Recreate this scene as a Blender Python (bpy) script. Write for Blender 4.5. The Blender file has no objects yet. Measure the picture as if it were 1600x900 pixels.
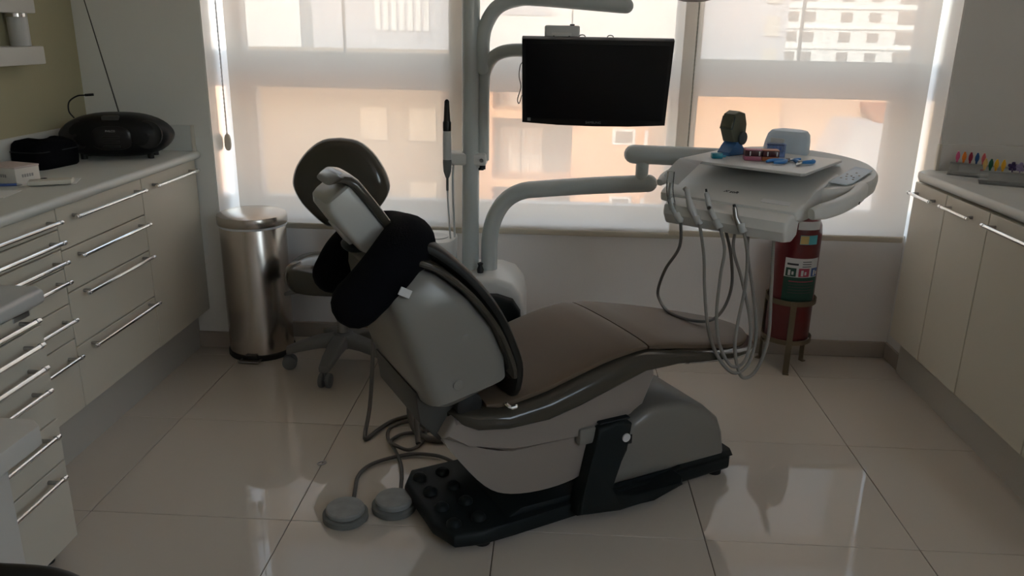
import bpy, bmesh, math, random
from mathutils import Vector, Matrix
random.seed(7)
R = math.radians
scn = bpy.context.scene
col = scn.collection

# ------------------------------------------------------------------ camera
CAM = Vector((1.334, -2.0, 1.3755))
PITCH, YAW, ROLL = 0.30953, -0.04944, 0.01831
cam_d = bpy.data.cameras.new('camera')
cam_d.sensor_fit = 'HORIZONTAL'; cam_d.sensor_width = 36.0
cam_d.lens = 1259.2 / 1600 * 36.0
cam_d.clip_start = 0.05; cam_d.clip_end = 600
cam = bpy.data.objects.new('camera', cam_d); col.objects.link(cam)
fwd = Vector((math.sin(YAW) * math.cos(PITCH), math.cos(YAW) * math.cos(PITCH), -math.sin(PITCH)))
rgt0 = Vector((math.cos(YAW), -math.sin(YAW), 0)); up0 = rgt0.cross(fwd)
rgt = rgt0 * math.cos(ROLL) + up0 * math.sin(ROLL)
up = -rgt0 * math.sin(ROLL) + up0 * math.cos(ROLL)
cam.matrix_world = Matrix(((rgt.x, up.x, -fwd.x, CAM.x), (rgt.y, up.y, -fwd.y, CAM.y), (rgt.z, up.z, -fwd.z, CAM.z), (0, 0, 0, 1)))
scn.camera = cam

# ------------------------------------------------------------------ sky, sun, exposure
w = bpy.data.worlds.new('sky'); scn.world = w; w.use_nodes = True
wn = w.node_tree.nodes; wl = w.node_tree.links; wn.clear()
sky = wn.new('ShaderNodeTexSky'); sky.sky_type = 'NISHITA'; sky.sun_disc = False
sky.sun_elevation = R(42); sky.sun_rotation = R(200); sky.air_density = 1.4; sky.dust_density = 2.5
bg = wn.new('ShaderNodeBackground'); bg.inputs['Strength'].default_value = 0.66
wo = wn.new('ShaderNodeOutputWorld')
hsv = wn.new('ShaderNodeHueSaturation'); hsv.inputs['Saturation'].default_value = 0.6   # hazy white sky
wl.new(sky.outputs['Color'], hsv.inputs['Color']); wl.new(hsv.outputs['Color'], bg.inputs['Color']); wl.new(bg.outputs['Background'], wo.inputs['Surface'])
sun_d = bpy.data.lights.new('sun', 'SUN'); sun_d.energy = 7.0; sun_d.angle = R(0.6); sun_d.color = (1.0, 0.96, 0.91)
sun = bpy.data.objects.new('sun', sun_d); col.objects.link(sun)
sun.rotation_euler = Vector((0.30, 0.72, -0.63)).to_track_quat('-Z', 'Y').to_euler()
scn.view_settings.view_transform = 'Standard'; scn.view_settings.look = 'None'
scn.view_settings.gamma = 1.0; scn.view_settings.use_curve_mapping = False
scn.view_settings.exposure = 0.95
scn.cycles.max_bounces = 14; scn.cycles.diffuse_bounces = 7; scn.cycles.glossy_bounces = 4
scn.cycles.transmission_bounces = 10; scn.cycles.transparent_max_bounces = 16
scn.cycles.use_denoising = True; scn.cycles.sample_clamp_indirect = 6.0
scn.cycles.caustics_reflective = False; scn.cycles.caustics_refractive = False

# ------------------------------------------------------------------ materials
M = {}
def mat(name, c, rough=0.5, metal=0.0, spec=0.5, vary=0.0, vscale=6.0, bump=0.0, bscale=80.0, coat=0.0, trans=0.0, ior=1.45, alpha=1.0, stretch=(1, 1, 1), rvary=0.0):
    m = bpy.data.materials.new(name); m.use_nodes = True
    nt = m.node_tree; b = nt.nodes['Principled BSDF']
    b.inputs['Base Color'].default_value = (*c, 1); b.inputs['Roughness'].default_value = rough
    b.inputs['Metallic'].default_value = metal; b.inputs['Specular IOR Level'].default_value = spec
    b.inputs['Coat Weight'].default_value = coat; b.inputs['Coat Roughness'].default_value = 0.05
    b.inputs['Transmission Weight'].default_value = trans; b.inputs['IOR'].default_value = ior
    b.inputs['Alpha'].default_value = alpha
    if vary or bump or rvary:
        tc = nt.nodes.new('ShaderNodeTexCoord'); mp = nt.nodes.new('ShaderNodeMapping')
        mp.inputs['Scale'].default_value = stretch
        nt.links.new(tc.outputs['Object'], mp.inputs['Vector'])
        if vary or rvary:
            n = nt.nodes.new('ShaderNodeTexNoise'); n.inputs['Scale'].default_value = vscale; n.inputs['Detail'].default_value = 4
            nt.links.new(mp.outputs['Vector'], n.inputs['Vector'])
        if vary:
            mr = nt.nodes.new('ShaderNodeMapRange'); mr.inputs['To Min'].default_value = 1 - vary; mr.inputs['To Max'].default_value = 1 + vary
            nt.links.new(n.outputs['Fac'], mr.inputs['Value'])
            mx = nt.nodes.new('ShaderNodeVectorMath'); mx.operation = 'SCALE'; mx.inputs[0].default_value = c
            nt.links.new(mr.outputs['Result'], mx.inputs['Scale']); nt.links.new(mx.outputs['Vector'], b.inputs['Base Color'])
        if rvary:
            r2 = nt.nodes.new('ShaderNodeMapRange'); r2.inputs['To Min'].default_value = max(0, rough - rvary); r2.inputs['To Max'].default_value = rough + rvary
            nt.links.new(n.outputs['Fac'], r2.inputs['Value']); nt.links.new(r2.outputs['Result'], b.inputs['Roughness'])
        if bump:
            n2 = nt.nodes.new('ShaderNodeTexNoise'); n2.inputs['Scale'].default_value = bscale; n2.inputs['Detail'].default_value = 3
            nt.links.new(mp.outputs['Vector'], n2.inputs['Vector'])
            bp = nt.nodes.new('ShaderNodeBump'); bp.inputs['Strength'].default_value = bump; bp.inputs['Distance'].default_value = 0.002
            nt.links.new(n2.outputs['Fac'], bp.inputs['Height']); nt.links.new(bp.outputs['Normal'], b.inputs['Normal'])
    M[name] = m
    return m

mat('tile', (0.60, 0.545, 0.475), 0.022, spec=0.6, vary=0.03, vscale=2.5)
mat('grout', (0.10, 0.07, 0.055), 0.8)
mat('wall_white', (0.82, 0.79, 0.775), 0.75, vary=0.02, bump=0.15, bscale=120)
mat('wall_grey', (0.80, 0.80, 0.775), 0.75, vary=0.02, bump=0.15, bscale=120)
mat('wall_olive', (0.42, 0.39, 0.26), 0.8, vary=0.03, bump=0.15, bscale=120)
mat('reveal', (0.86, 0.85, 0.83), 0.25, spec=1.0, coat=0.6)
mat('ceiling', (0.86, 0.85, 0.83), 0.85)
mat('baseboard', (0.42, 0.37, 0.32), 0.2, vary=0.04)
mat('cabinet', (0.66, 0.62, 0.53), 0.42, vary=0.01)
mat('cabinet_body', (0.45, 0.42, 0.36), 0.6)
mat('plinth', (0.52, 0.50, 0.46), 0.4)
mat('worktop', (0.63, 0.645, 0.62), 0.35, vary=0.02, vscale=20)
mat('worktop_edge', (0.70, 0.66, 0.58), 0.3)
mat('chrome', (0.86, 0.86, 0.87), 0.12, metal=1.0)
mat('nickel', (0.42, 0.41, 0.40), 0.3, metal=1.0)
mat('steel', (0.55, 0.50, 0.45), 0.24, metal=1.0, vary=0.06, vscale=3, stretch=(18, 18, 0.4), rvary=0.06)
mat('vinyl', (0.052, 0.046, 0.036), 0.13, spec=0.6, bump=0.03, bscale=30)
mat('vinyl_matte', (0.122, 0.088, 0.061), 0.5, spec=0.3, vary=0.06, vscale=5, bump=0.12, bscale=12)
mat('vinyl_dark', (0.012, 0.011, 0.009), 0.45, spec=0.3, vary=0.1, vscale=5, bump=0.2, bscale=10)
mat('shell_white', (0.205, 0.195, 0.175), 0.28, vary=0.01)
mat('panel_white', (0.62, 0.61, 0.58), 0.35)
mat('shell_lit', (0.46, 0.46, 0.44), 0.25)  # lighter copy of the white shell; headrest's stronger light is in the colour
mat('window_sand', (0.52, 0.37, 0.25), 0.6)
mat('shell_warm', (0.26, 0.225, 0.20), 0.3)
mat('slate', (0.009, 0.013, 0.014), 0.5, spec=0.25, bump=0.15, bscale=60)
mat('wedge_grey', (0.06, 0.058, 0.052), 0.5)
mat('black_plastic', (0.008, 0.008, 0.009), 0.35)
mat('radio_black', (0.004, 0.004, 0.005), 0.42, spec=0.3)
mat('black_rubber', (0.012, 0.012, 0.012), 0.6)
mat('black_fabric', (0.0035, 0.0035, 0.005), 0.95, spec=0.1, bump=0.4, bscale=220)
mat('screen', (0.004, 0.004, 0.006), 0.28)
mat('paint_grey', (0.50, 0.54, 0.54), 0.25, coat=0.3)
mat('unit_white', (0.66, 0.665, 0.65), 0.28)
mat('unit_grey', (0.52, 0.53, 0.53), 0.3)
mat('tray_grey', (0.58, 0.58, 0.57), 0.35)
mat('keypad', (0.50, 0.60, 0.70), 0.3)
mat('print_dark', (0.03, 0.03, 0.035), 0.5)
mat('print_grey', (0.30, 0.30, 0.30), 0.4)
mat('hose', (0.22, 0.21, 0.195), 0.42)
mat('hose_dark', (0.105, 0.098, 0.09), 0.45)
mat('pedal', (0.15, 0.155, 0.145), 0.6, vary=0.25, vscale=25)
mat('pedal_top', (0.27, 0.275, 0.265), 0.5, vary=0.3, vscale=30)
mat('caster', (0.16, 0.165, 0.165), 0.5)
mat('stool_plastic', (0.20, 0.195, 0.185), 0.5)
mat('red_paint', (0.11, 0.008, 0.011), 0.28, coat=0.3)
mat('bronze', (0.16, 0.125, 0.08), 0.45, metal=0.4, vary=0.1)
mat('label_white', (0.62, 0.62, 0.62), 0.5)
mat('label_green', (0.012, 0.06, 0.04), 0.5)
mat('label_red', (0.42, 0.05, 0.09), 0.5)
mat('label_blue', (0.05, 0.10, 0.30), 0.5)
mat('label_teal', (0.10, 0.42, 0.48), 0.5)
mat('label_gold', (0.55, 0.42, 0.16), 0.5)
mat('smoke_plastic', (0.10, 0.105, 0.075), 0.15)
mat('smoke_dark', (0.045, 0.06, 0.066), 0.18)
mat('blue_plastic', (0.045, 0.14, 0.32), 0.3)
mat('blue_clear', (0.30, 0.45, 0.85), 0.1, trans=0.75, ior=1.1)
mat('teal_plastic', (0.012, 0.22, 0.30), 0.3)
mat('pink_plastic', (0.42, 0.13, 0.20), 0.35)
mat('orange_plastic', (0.42, 0.13, 0.045), 0.35)
mat('dark_red', (0.06, 0.012, 0.014), 0.3)
mat('grip_blue', (0.05, 0.23, 0.58), 0.4)
mat('paper', (0.78, 0.79, 0.80), 0.7)
mat('card_pink', (0.55, 0.46, 0.44), 0.6)
mat('card_white', (0.66, 0.64, 0.60), 0.6)
mat('ivory', (0.66, 0.63, 0.56), 0.5)
for n_, c_ in dict(pink=(0.62, 0.10, 0.26), orange=(0.80, 0.22, 0.02), red=(0.34, 0.015, 0.05), blue=(0.02, 0.10, 0.30), coral=(0.66, 0.13, 0.15), cream=(0.72, 0.48, 0.16), green=(0.01, 0.14, 0.065), yellow=(0.85, 0.46, 0.02), purple=(0.05, 0.025, 0.12), lilac=(0.35, 0.30, 0.50), plum=(0.04, 0.025, 0.06)).items():
    mat('peg_' + n_, c_, 0.35)
mat('alu_beige', (0.62, 0.56, 0.46), 0.35, vary=0.02)
mat('alu_white', (0.74, 0.74, 0.76), 0.35)
mat('latch', (0.45, 0.44, 0.42), 0.4)
mat('chain', (0.45, 0.42, 0.36), 0.4)
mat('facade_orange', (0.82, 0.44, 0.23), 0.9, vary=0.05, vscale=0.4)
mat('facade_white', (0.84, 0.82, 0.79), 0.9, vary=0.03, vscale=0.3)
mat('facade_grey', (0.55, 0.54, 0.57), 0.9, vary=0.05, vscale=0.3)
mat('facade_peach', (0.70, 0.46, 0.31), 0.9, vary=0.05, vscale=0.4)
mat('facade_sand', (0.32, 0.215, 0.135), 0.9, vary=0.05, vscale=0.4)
mat('window_dark', (0.24, 0.20, 0.18), 0.2)
mat('window_pale', (0.66, 0.60, 0.52), 0.5)
mat('rail_metal', (0.20, 0.17, 0.15), 0.5)
mat('roof_tile', (0.42, 0.17, 0.10), 0.85, vary=0.2, vscale=3)
mat('street', (0.30, 0.29, 0.28), 0.9, vary=0.1, vscale=0.2)

def glass_mat():
    m = bpy.data.materials.new('window_glass'); m.use_nodes = True; nt = m.node_tree; nt.nodes.clear()
    o = nt.nodes.new('ShaderNodeOutputMaterial'); t = nt.nodes.new('ShaderNodeBsdfTransparent'); g = nt.nodes.new('ShaderNodeBsdfGlossy')
    t.inputs['Color'].default_value = (0.93, 0.95, 0.95, 1); g.inputs['Roughness'].default_value = 0.02
    mx = nt.nodes.new('ShaderNodeMixShader'); mx.inputs['Fac'].default_value = 0.05
    nt.links.new(t.outputs[0], mx.inputs[1]); nt.links.new(g.outputs[0], mx.inputs[2]); nt.links.new(mx.outputs[0], o.inputs['Surface'])
    M['glass'] = m
glass_mat()
def clear_mat(name, tint, white):
    m = bpy.data.materials.new(name); m.use_nodes = True; nt = m.node_tree; nt.nodes.clear()
    o = nt.nodes.new('ShaderNodeOutputMaterial'); t = nt.nodes.new('ShaderNodeBsdfTransparent'); t.inputs['Color'].default_value = (*tint, 1)
    g = nt.nodes.new('ShaderNodeBsdfGlossy'); g.inputs['Roughness'].default_value = 0.05
    d = nt.nodes.new('ShaderNodeBsdfDiffuse'); d.inputs['Color'].default_value = (.9, .92, .92, 1)
    m1 = nt.nodes.new('ShaderNodeMixShader'); m1.inputs['Fac'].default_value = white
    m2 = nt.nodes.new('ShaderNodeMixShader'); fr = nt.nodes.new('ShaderNodeFresnel'); fr.inputs['IOR'].default_value = 1.45
    nt.links.new(t.outputs[0], m1.inputs[1]); nt.links.new(d.outputs[0], m1.inputs[2]); nt.links.new(fr.outputs[0], m2.inputs['Fac'])
    nt.links.new(m1.outputs[0], m2.inputs[1]); nt.links.new(g.outputs[0], m2.inputs[2]); nt.links.new(m2.outputs[0], o.inputs['Surface'])
    M[name] = m
clear_mat('acrylic', (.96, .98, .98), .05); clear_mat('clear_plastic', (.95, .96, .96), .12)
OPENNESS = 0.08
def blind_mat():
    # solar screen fabric: fine open weave (straight-through light) plus threads that scatter light through
    m = bpy.data.materials.new('blind_fabric'); m.use_nodes = True; nt = m.node_tree; nt.nodes.clear()
    o = nt.nodes.new('ShaderNodeOutputMaterial'); t = nt.nodes.new('ShaderNodeBsdfTransparent')
    t.inputs['Color'].default_value = (1.0, 0.98, 0.95, 1)
    d = nt.nodes.new('ShaderNodeBsdfDiffuse'); d.inputs['Color'].default_value = (0.80, 0.74, 0.66, 1)
    tl = nt.nodes.new('ShaderNodeBsdfTranslucent'); tl.inputs['Color'].default_value = (0.485, 0.43, 0.37, 1)
    m1 = nt.nodes.new('ShaderNodeMixShader'); m1.inputs['Fac'].default_value = 0.5
    nt.links.new(d.outputs[0], m1.inputs[1]); nt.links.new(tl.outputs[0], m1.inputs[2])
    tc = nt.nodes.new('ShaderNodeTexCoord'); n = nt.nodes.new('ShaderNodeTexNoise'); n.inputs['Scale'].default_value = 3.0
    mp = nt.nodes.new('ShaderNodeMapping'); mp.inputs['Scale'].default_value = (0.4, 1, 14)
    nt.links.new(tc.outputs['Object'], mp.inputs['Vector']); nt.links.new(mp.outputs['Vector'], n.inputs['Vector'])
    mr = nt.nodes.new('ShaderNodeMapRange'); mr.inputs['To Min'].default_value = OPENNESS - 0.008; mr.inputs['To Max'].default_value = OPENNESS + 0.008
    nt.links.new(n.outputs['Fac'], mr.inputs['Value'])
    m2 = nt.nodes.new('ShaderNodeMixShader'); nt.links.new(mr.outputs['Result'], m2.inputs['Fac'])
    nt.links.new(m1.outputs[0], m2.inputs[1]); nt.links.new(t.outputs[0], m2.inputs[2]); nt.links.new(m2.outputs[0], o.inputs['Surface'])
    M['blind'] = m
blind_mat()

# ------------------------------------------------------------------ mesh helpers
def BM(): return bmesh.new()
def _bev(bm, geom_edges, off, seg):
    if off > 0:
        bmesh.ops.bevel(bm, geom=geom_edges, offset=off, segments=seg, profile=0.5, affect='EDGES', clamp_overlap=True)
def box(bm, x0, x1, y0, y1, z0, z1, bev=0.0, seg=2, mx=None):
    x0, x1 = min(x0, x1), max(x0, x1); y0, y1 = min(y0, y1), max(y0, y1); z0, z1 = min(z0, z1), max(z0, z1)
    vs = [bm.verts.new((x, y, z)) for x in (x0, x1) for y in (y0, y1) for z in (z0, z1)]
    fs = [(0, 1, 3, 2), (4, 6, 7, 5), (0, 4, 5, 1), (2, 3, 7, 6), (0, 2, 6, 4), (1, 5, 7, 3)]
    faces = [bm.faces.new([vs[i] for i in f]) for f in fs]
    if mx is not None:
        for v in vs: v.co = mx @ v.co
    _bev(bm, list({e for f in faces for e in f.edges}), bev, seg)
    return bm
def prism(bm, pts, a0, a1, axis='Y', bev=0.0, seg=2, mx=None):
    """extrude a closed polygon: axis Y -> pts are (x,z); Z -> (x,y); X -> (y,z)"""
    def P(p, a):
        if axis == 'Y': return (p[0], a, p[1])
        if axis == 'Z': return (p[0], p[1], a)
        return (a, p[0], p[1])
    A = [bm.verts.new(P(p, a0)) for p in pts]; B = [bm.verts.new(P(p, a1)) for p in pts]
    n = len(pts); faces = [bm.faces.new(A), bm.faces.new(B[::-1])]
    for i in range(n): faces.append(bm.faces.new((A[i], B[i], B[(i + 1) % n], A[(i + 1) % n])))
    if mx is not None:
        for v in A + B: v.co = mx @ v.co
    if bev > 0:
        rim = list({e for f in faces[:2] for e in f.edges})
        _bev(bm, rim, bev, seg)
    bmesh.ops.recalc_face_normals(bm, faces=bm.faces[:])
    return bm
def loft(bm, rings, cap=True, closed=True):
    rs = [[bm.verts.new(p) for p in r] for r in rings]; n = len(rs[0])
    for a, b in zip(rs, rs[1:]):
        for i in range(n if closed else n - 1):
            j = (i + 1) % n; bm.faces.new((a[i], a[j], b[j], b[i]))
    if cap:
        bm.faces.new(rs[0][::-1]); bm.faces.new(rs[-1])
    bmesh.ops.recalc_face_normals(bm, faces=bm.faces[:])
    return bm
def sup(n, seg=28):
    out = []
    for i in range(seg):
        t = 2 * math.pi * i / seg; c, s = math.cos(t), math.sin(t)
        out.append((math.copysign(abs(c) ** (2 / n), c), math.copysign(abs(s) ** (2 / n), s)))
    return out
def lathe(bm, prof, seg=28, loc=(0, 0, 0), mx=None):
    rings = []
    for r, z in prof:
        r = max(r, 1e-4)
        rings.append([Vector((r * math.cos(2 * math.pi * i / seg), r * math.sin(2 * math.pi * i / seg), z)) for i in range(seg)])
    T = (Matrix.Translation(loc) if mx is None else mx)
    return loft(bm, [[T @ p for p in r] for r in rings])
def align(p0, p1):
    p0, p1 = Vector(p0), Vector(p1)
    return Matrix.Translation(p0) @ (p1 - p0).to_track_quat('Z', 'Y').to_matrix().to_4x4()
def cyl(bm, p0, p1, r, r2=None, seg=20, bev=0.0):
    L = (Vector(p1) - Vector(p0)).length; r2 = r if r2 is None else r2
    if bev: prof = [(r - bev, 0), (r - bev * .3, bev * .3), (r, bev), (r2, L - bev), (r2 - bev * .3, L - bev * .3), (r2 - bev, L)]
    else: prof = [(r, 0), (r2, L)]
    return lathe(bm, prof, seg, mx=align(p0, p1))
def crom(pts, n=8):
    P = [Vector(p) for p in pts]
    if len(P) < 3: return P
    P = [2 * P[0] - P[1]] + P + [2 * P[-1] - P[-2]]; out = []
    for i in range(1, len(P) - 2):
        for k in range(n):
            t = k / n; a, b, c, d = P[i - 1:i + 3]
            out.append(0.5 * ((2 * b) + (c - a) * t + (2 * a - 5 * b + 4 * c - d) * t * t + (3 * b - a - 3 * c + d) * t ** 3))
    out.append(P[-2]); return out
def tube(bm, pts, r, seg=12, smooth=8, ends='flat', rl=None):
    P = crom(pts, smooth) if smooth else [Vector(p) for p in pts]
    n = len(P); tang = [(P[min(i + 1, n - 1)] - P[max(i - 1, 0)]).normalized() for i in range(n)]
    ref = Vector((0, 0, 1)) if abs(tang[0].z) < 0.9 else Vector((1, 0, 0))
    u = tang[0].cross(ref).normalized(); rings = []
    for i in range(n):
        u = (u - tang[i] * u.dot(tang[i])).normalized(); v = tang[i].cross(u)
        ri = r if rl is None else rl[min(len(rl) - 1, int(i * len(rl) / n))] if not callable(rl) else rl(i / (n - 1))
        rings.append((P[i], u.copy(), v, ri))
    if ends == 'round':
        st, en = rings[0], rings[-1]; pre, post = [], []
        for k in (80, 60, 40, 20):
            a = R(k)
            pre.append((st[0] - tang[0] * st[3] * math.sin(a), st[1], st[2], st[3] * math.cos(a)))
            post.append((en[0] + tang[-1] * en[3] * math.sin(a), en[1], en[2], en[3] * math.cos(a)))
        rings = pre + rings + post[::-1]
    return loft(bm, [[p + (u_ * math.cos(2 * math.pi * k / seg) + v_ * math.sin(2 * math.pi * k / seg)) * q for k in range(seg)] for p, u_, v_, q in rings])
def ell(bm, c, rx, ry, rz, n=2.5, seg=24, rows=14, mx=None):
    rings = []
    for i in range(rows + 1):
        a = -math.pi / 2 + math.pi * i / rows
        ca, sa = max(math.cos(a), 0.001) ** (2 / n), math.copysign(abs(math.sin(a)) ** (2 / n), math.sin(a))
        rings.append([Vector((c[0] + rx * ca * x, c[1] + ry * ca * y, c[2] + rz * sa)) for x, y in sup(n, seg)])
    if mx is not None: rings = [[mx @ p for p in r] for r in rings]
    return loft(bm, rings)
def obj(name, bm, m, parent=None, label=None, smooth=True, ang=35):
    me = bpy.data.meshes.new(name); bm.to_mesh(me); bm.free()
    if smooth:
        for p in me.polygons: p.use_smooth = True
        me.set_sharp_from_angle(angle=R(ang))
    me.materials.append(M[m] if isinstance(m, str) else m)
    o = bpy.data.objects.new(name, me); col.objects.link(o)
    if parent is not None: o.parent = parent
    if label: o['label'] = label
    return o
def tag(o, label, cat, group=None):
    o['label'] = label; o['category'] = cat
    if group: o['group'] = group
    return o
def thing(name, label, cat, loc=(0, 0, 0), rz=0.0, group=None):
    o = bpy.data.objects.new(name, None); col.objects.link(o); o.location = loc; o.rotation_euler = (0, 0, rz)
    o.empty_display_size = 0.05
    return tag(o, label, cat, group)
def struct(name, bm, m, parent=None, label=None):
    o = obj(name, bm, m, parent)
    if parent is None: o['kind'] = 'structure'
    if label: o['label'] = label
    return o
def sempty(name, loc=(0, 0, 0), label=None):
    o = bpy.data.objects.new(name, None); col.objects.link(o); o.location = loc; o['kind'] = 'structure'
    if label: o['label'] = label
    return o
def share(o, parent, loc=(0, 0, 0), rot=None):
    c = o.copy(); col.objects.link(c); c.parent = parent; c.location = loc
    if rot is not None: c.rotation_euler = rot
    return c
def text(name, s, size, mx, m, parent, shear=0.0, extrude=0.0002):
    cu = bpy.data.curves.new(name, 'FONT'); cu.body = s; cu.size = size; cu.align_x = 'CENTER'; cu.align_y = 'CENTER'
    cu.shear = shear; cu.extrude = extrude; cu.materials.append(M[m])
    tmp = bpy.data.objects.new(name + '_tmp', cu); col.objects.link(tmp)
    me = bpy.data.meshes.new_from_object(tmp.evaluated_get(bpy.context.evaluated_depsgraph_get()))
    bpy.data.objects.remove(tmp)
    o = bpy.data.objects.new(name, me); col.objects.link(o); o.parent = parent; o.matrix_local = mx
    return o

# ------------------------------------------------------------------ the room
XL, XR, YB, YP, YF, ZC = -0.603, 3.30, 1.457, 1.29, -3.6, 2.75
RL, RR = -0.084, 2.853          # sides of the window recess
SILL, HEAD = 0.55, 2.50
fl = struct('floor', box(BM(), XL, XR, YF, YB + 0.25, -0.12, -0.004), 'grout', label='dark joints under polished beige floor tiles')
_tiles = {}
for gx in range(-2, 6):
    for gy in range(-6, 3):
        x0, x1 = max(gx * .6 + .0012, XL), min(gx * .6 + .5988, XR); y0, y1 = max(gy * .6 + .0012, YF), min(gy * .6 + .5988, YB)
        if x1 - x0 < .01 or y1 - y0 < .01: continue
        k = (round(x1 - x0, 4), round(y1 - y0, 4))
        if k not in _tiles:
            b = box(BM(), 0, x1 - x0, 0, y1 - y0, -0.006, 0, 0.0012, 1)
            _tiles[k] = obj('floor_tile', b, 'tile', fl); _tiles[k].location = (x0, y0, 0)
        else: share(_tiles[k], fl, (x0, y0, 0))
struct('ceiling', box(BM(), XL - .2, XR + .2, YF - .2, YB + .25, ZC, ZC + .15), 'ceiling')
struct('wall_left', box(BM(), XL - .2, XL, YF - .2, YB + .25, -.12, ZC), 'wall_olive', label='olive beige painted wall above the cabinets')
# right wall with a second window, behind the camera
SY0, SY1, SZ0, SZ1 = -3.4, -1.8, 1.1, 2.5
bm = BM(); box(bm, XR, XR + .2, YF - .2, SY0, -.12, ZC); box(bm, XR, XR + .2, SY1, YB + .25, -.12, ZC); box(bm, XR, XR + .2, SY0, SY1, -.12, SZ0); box(bm, XR, XR + .2, SY0, SY1, SZ1, ZC)
struct('wall_right', bm, 'wall_white')
sw = sempty('window_4', (0, 0, 0), 'side window behind the camera')
bm = BM(); box(bm, XR + .06, XR + .11, SY0, SY0 + .05, SZ0, SZ1); box(bm, XR + .06, XR + .11, SY1 - .05, SY1, SZ0, SZ1); box(bm, XR + .06, XR + .11, SY0 + .05, SY1 - .05, SZ0, SZ0 + .05); box(bm, XR + .06, XR + .11, SY0 + .05, SY1 - .05, SZ1 - .05, SZ1)
obj('frame', bm, 'ceiling', sw)
struct('wall_front', box(BM(), XL, XR, YF - .2, YF, -.12, ZC), 'wall_white')
bm = BM(); box(bm, RL, RR, YB, YB + .25, -.12, SILL); box(bm, RL, RR, YB, YB + .25, HEAD, ZC)
struct('wall_back', bm, 'wall_white', label='white plaster wall under the window')
struct('wall_back_left', box(BM(), XL, RL, YP, YB + .25, -.12, ZC), 'wall_grey', label='pale grey wall end beside the window above the radio')
struct('wall_back_right', box(BM(), RR, XR, YP, YB + .25, -.12, ZC), 'wall_grey', label='grey wall end beside the window above the right worktop')
bm = BM(); box(bm, RL + .012, RR - .012, YB - .012, YB, 0, .075, .003, 1)
struct('baseboard_back', bm, 'baseboard')
bm = BM(); box(bm, XL + .38, RL + .012, YP - .012, YP, 0, .075, .003, 1); box(bm, RL, RL + .012, YP, YB, 0, .075, .003, 1)
struct('baseboard_left', bm, 'baseboard')
bm = BM(); box(bm, RR - .012, RR, YP - .02, YB, 0, .075, .003, 1)
struct('baseboard_right', bm, 'baseboard')

# windows: three bays, fixed lower pane, sliding upper panes, broad transom
YW0, YW1 = 1.635, 1.70
ZA, ZT0, ZT1 = .622, 1.116, 1.272           # lower pane bottom, transom bottom and top
def window(n, x0, x1, lx0, lx1, ux0, ux1, split, label):
    w_ = sempty('window_%d' % n, (0, 0, 0), label)
    bm = BM()
    box(bm, x0, lx0, YW0, YW1, SILL, ZT0); box(bm, lx1, x1, YW0, YW1, SILL, ZT0)
    box(bm, x0, ux0, YW0, YW1, ZT1, HEAD); box(bm, ux1, x1, YW0, YW1, ZT1, HEAD)
    box(bm, lx0, lx1, YW0, YW1, SILL, ZA); box(bm, ux0, ux1, YW0, YW1, HEAD - .07, HEAD)
    obj('frame', bm, 'alu_white', w_)
    bm = BM(); box(bm, x0, x1, YW0, YW1, ZT0, ZT1); box(bm, x0, x1, YW0 - .012, YW0, ZT1 - .03, ZT1 - .013, .003, 1)
    obj('transom', bm, 'alu_white', w_)
    obj('pane', box(BM(), lx0, lx1, YW0 + .027, YW0 + .033, ZA, ZT0), 'glass', w_, smooth=False)
    obj('pane', box(BM(), ux0, split, YW0 + .027, YW0 + .033, ZT1, HEAD - .07), 'glass', w_, smooth=False)
    obj('pane', box(BM(), split, ux1, YW0 + .037, YW0 + .043, ZT1, HEAD - .07), 'glass', w_, smooth=False)
    obj('stile', box(BM(), split - .0035, split + .0035, YW0 + .02, YW0 + .05, ZT1, HEAD - .07), 'latch', w_)
    return w_
def wx(x): return 1.334 + (x - 1.334) * 1.028
w1 = window(1, RL, wx(.94), wx(.024), wx(.872), wx(-.015), wx(.875), wx(.42), 'window behind the blind nearest the steel bin')
window(2, wx(.94), wx(1.875), wx(.995), wx(1.82), wx(.995), wx(1.825), wx(1.39), 'middle window behind the monitor')
window(3, wx(1.875), RR, wx(1.933), wx(2.741), wx(1.93), 2.847, wx(2.34), 'window behind the blind above the fire extinguisher')
for x0, x1, z0, z1 in ((.31, .35, 1.235, 1.275), (.375, .43, 1.222, 1.262)): obj('latch', box(BM(), x0, x1, YW0 - .03, YW0 - .012, z0, z1, .004), 'latch', w1)
# inner window ledge
bm = BM(); box(bm, RL, RR, YB, YW0, SILL, SILL + .012); struct('trim_1', bm, 'wall_white')

obj('pane', box(BM(), XR + .082, XR + .088, SY0 + .05, SY1 - .05, SZ0 + .05, SZ1 - .05), 'glass', sw, smooth=False)
bm = BM(); box(bm, RL, RL + .004, YP + .002, YW0, .075, HEAD); struct('trim_2', bm, 'reveal', label='white window reveal behind the steel bin')
bm = BM(); box(bm, RR - .004, RR, YP + .002, YW0, .075, HEAD); struct('trim_3', bm, 'reveal', label='white window reveal beside the right worktop')

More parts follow.
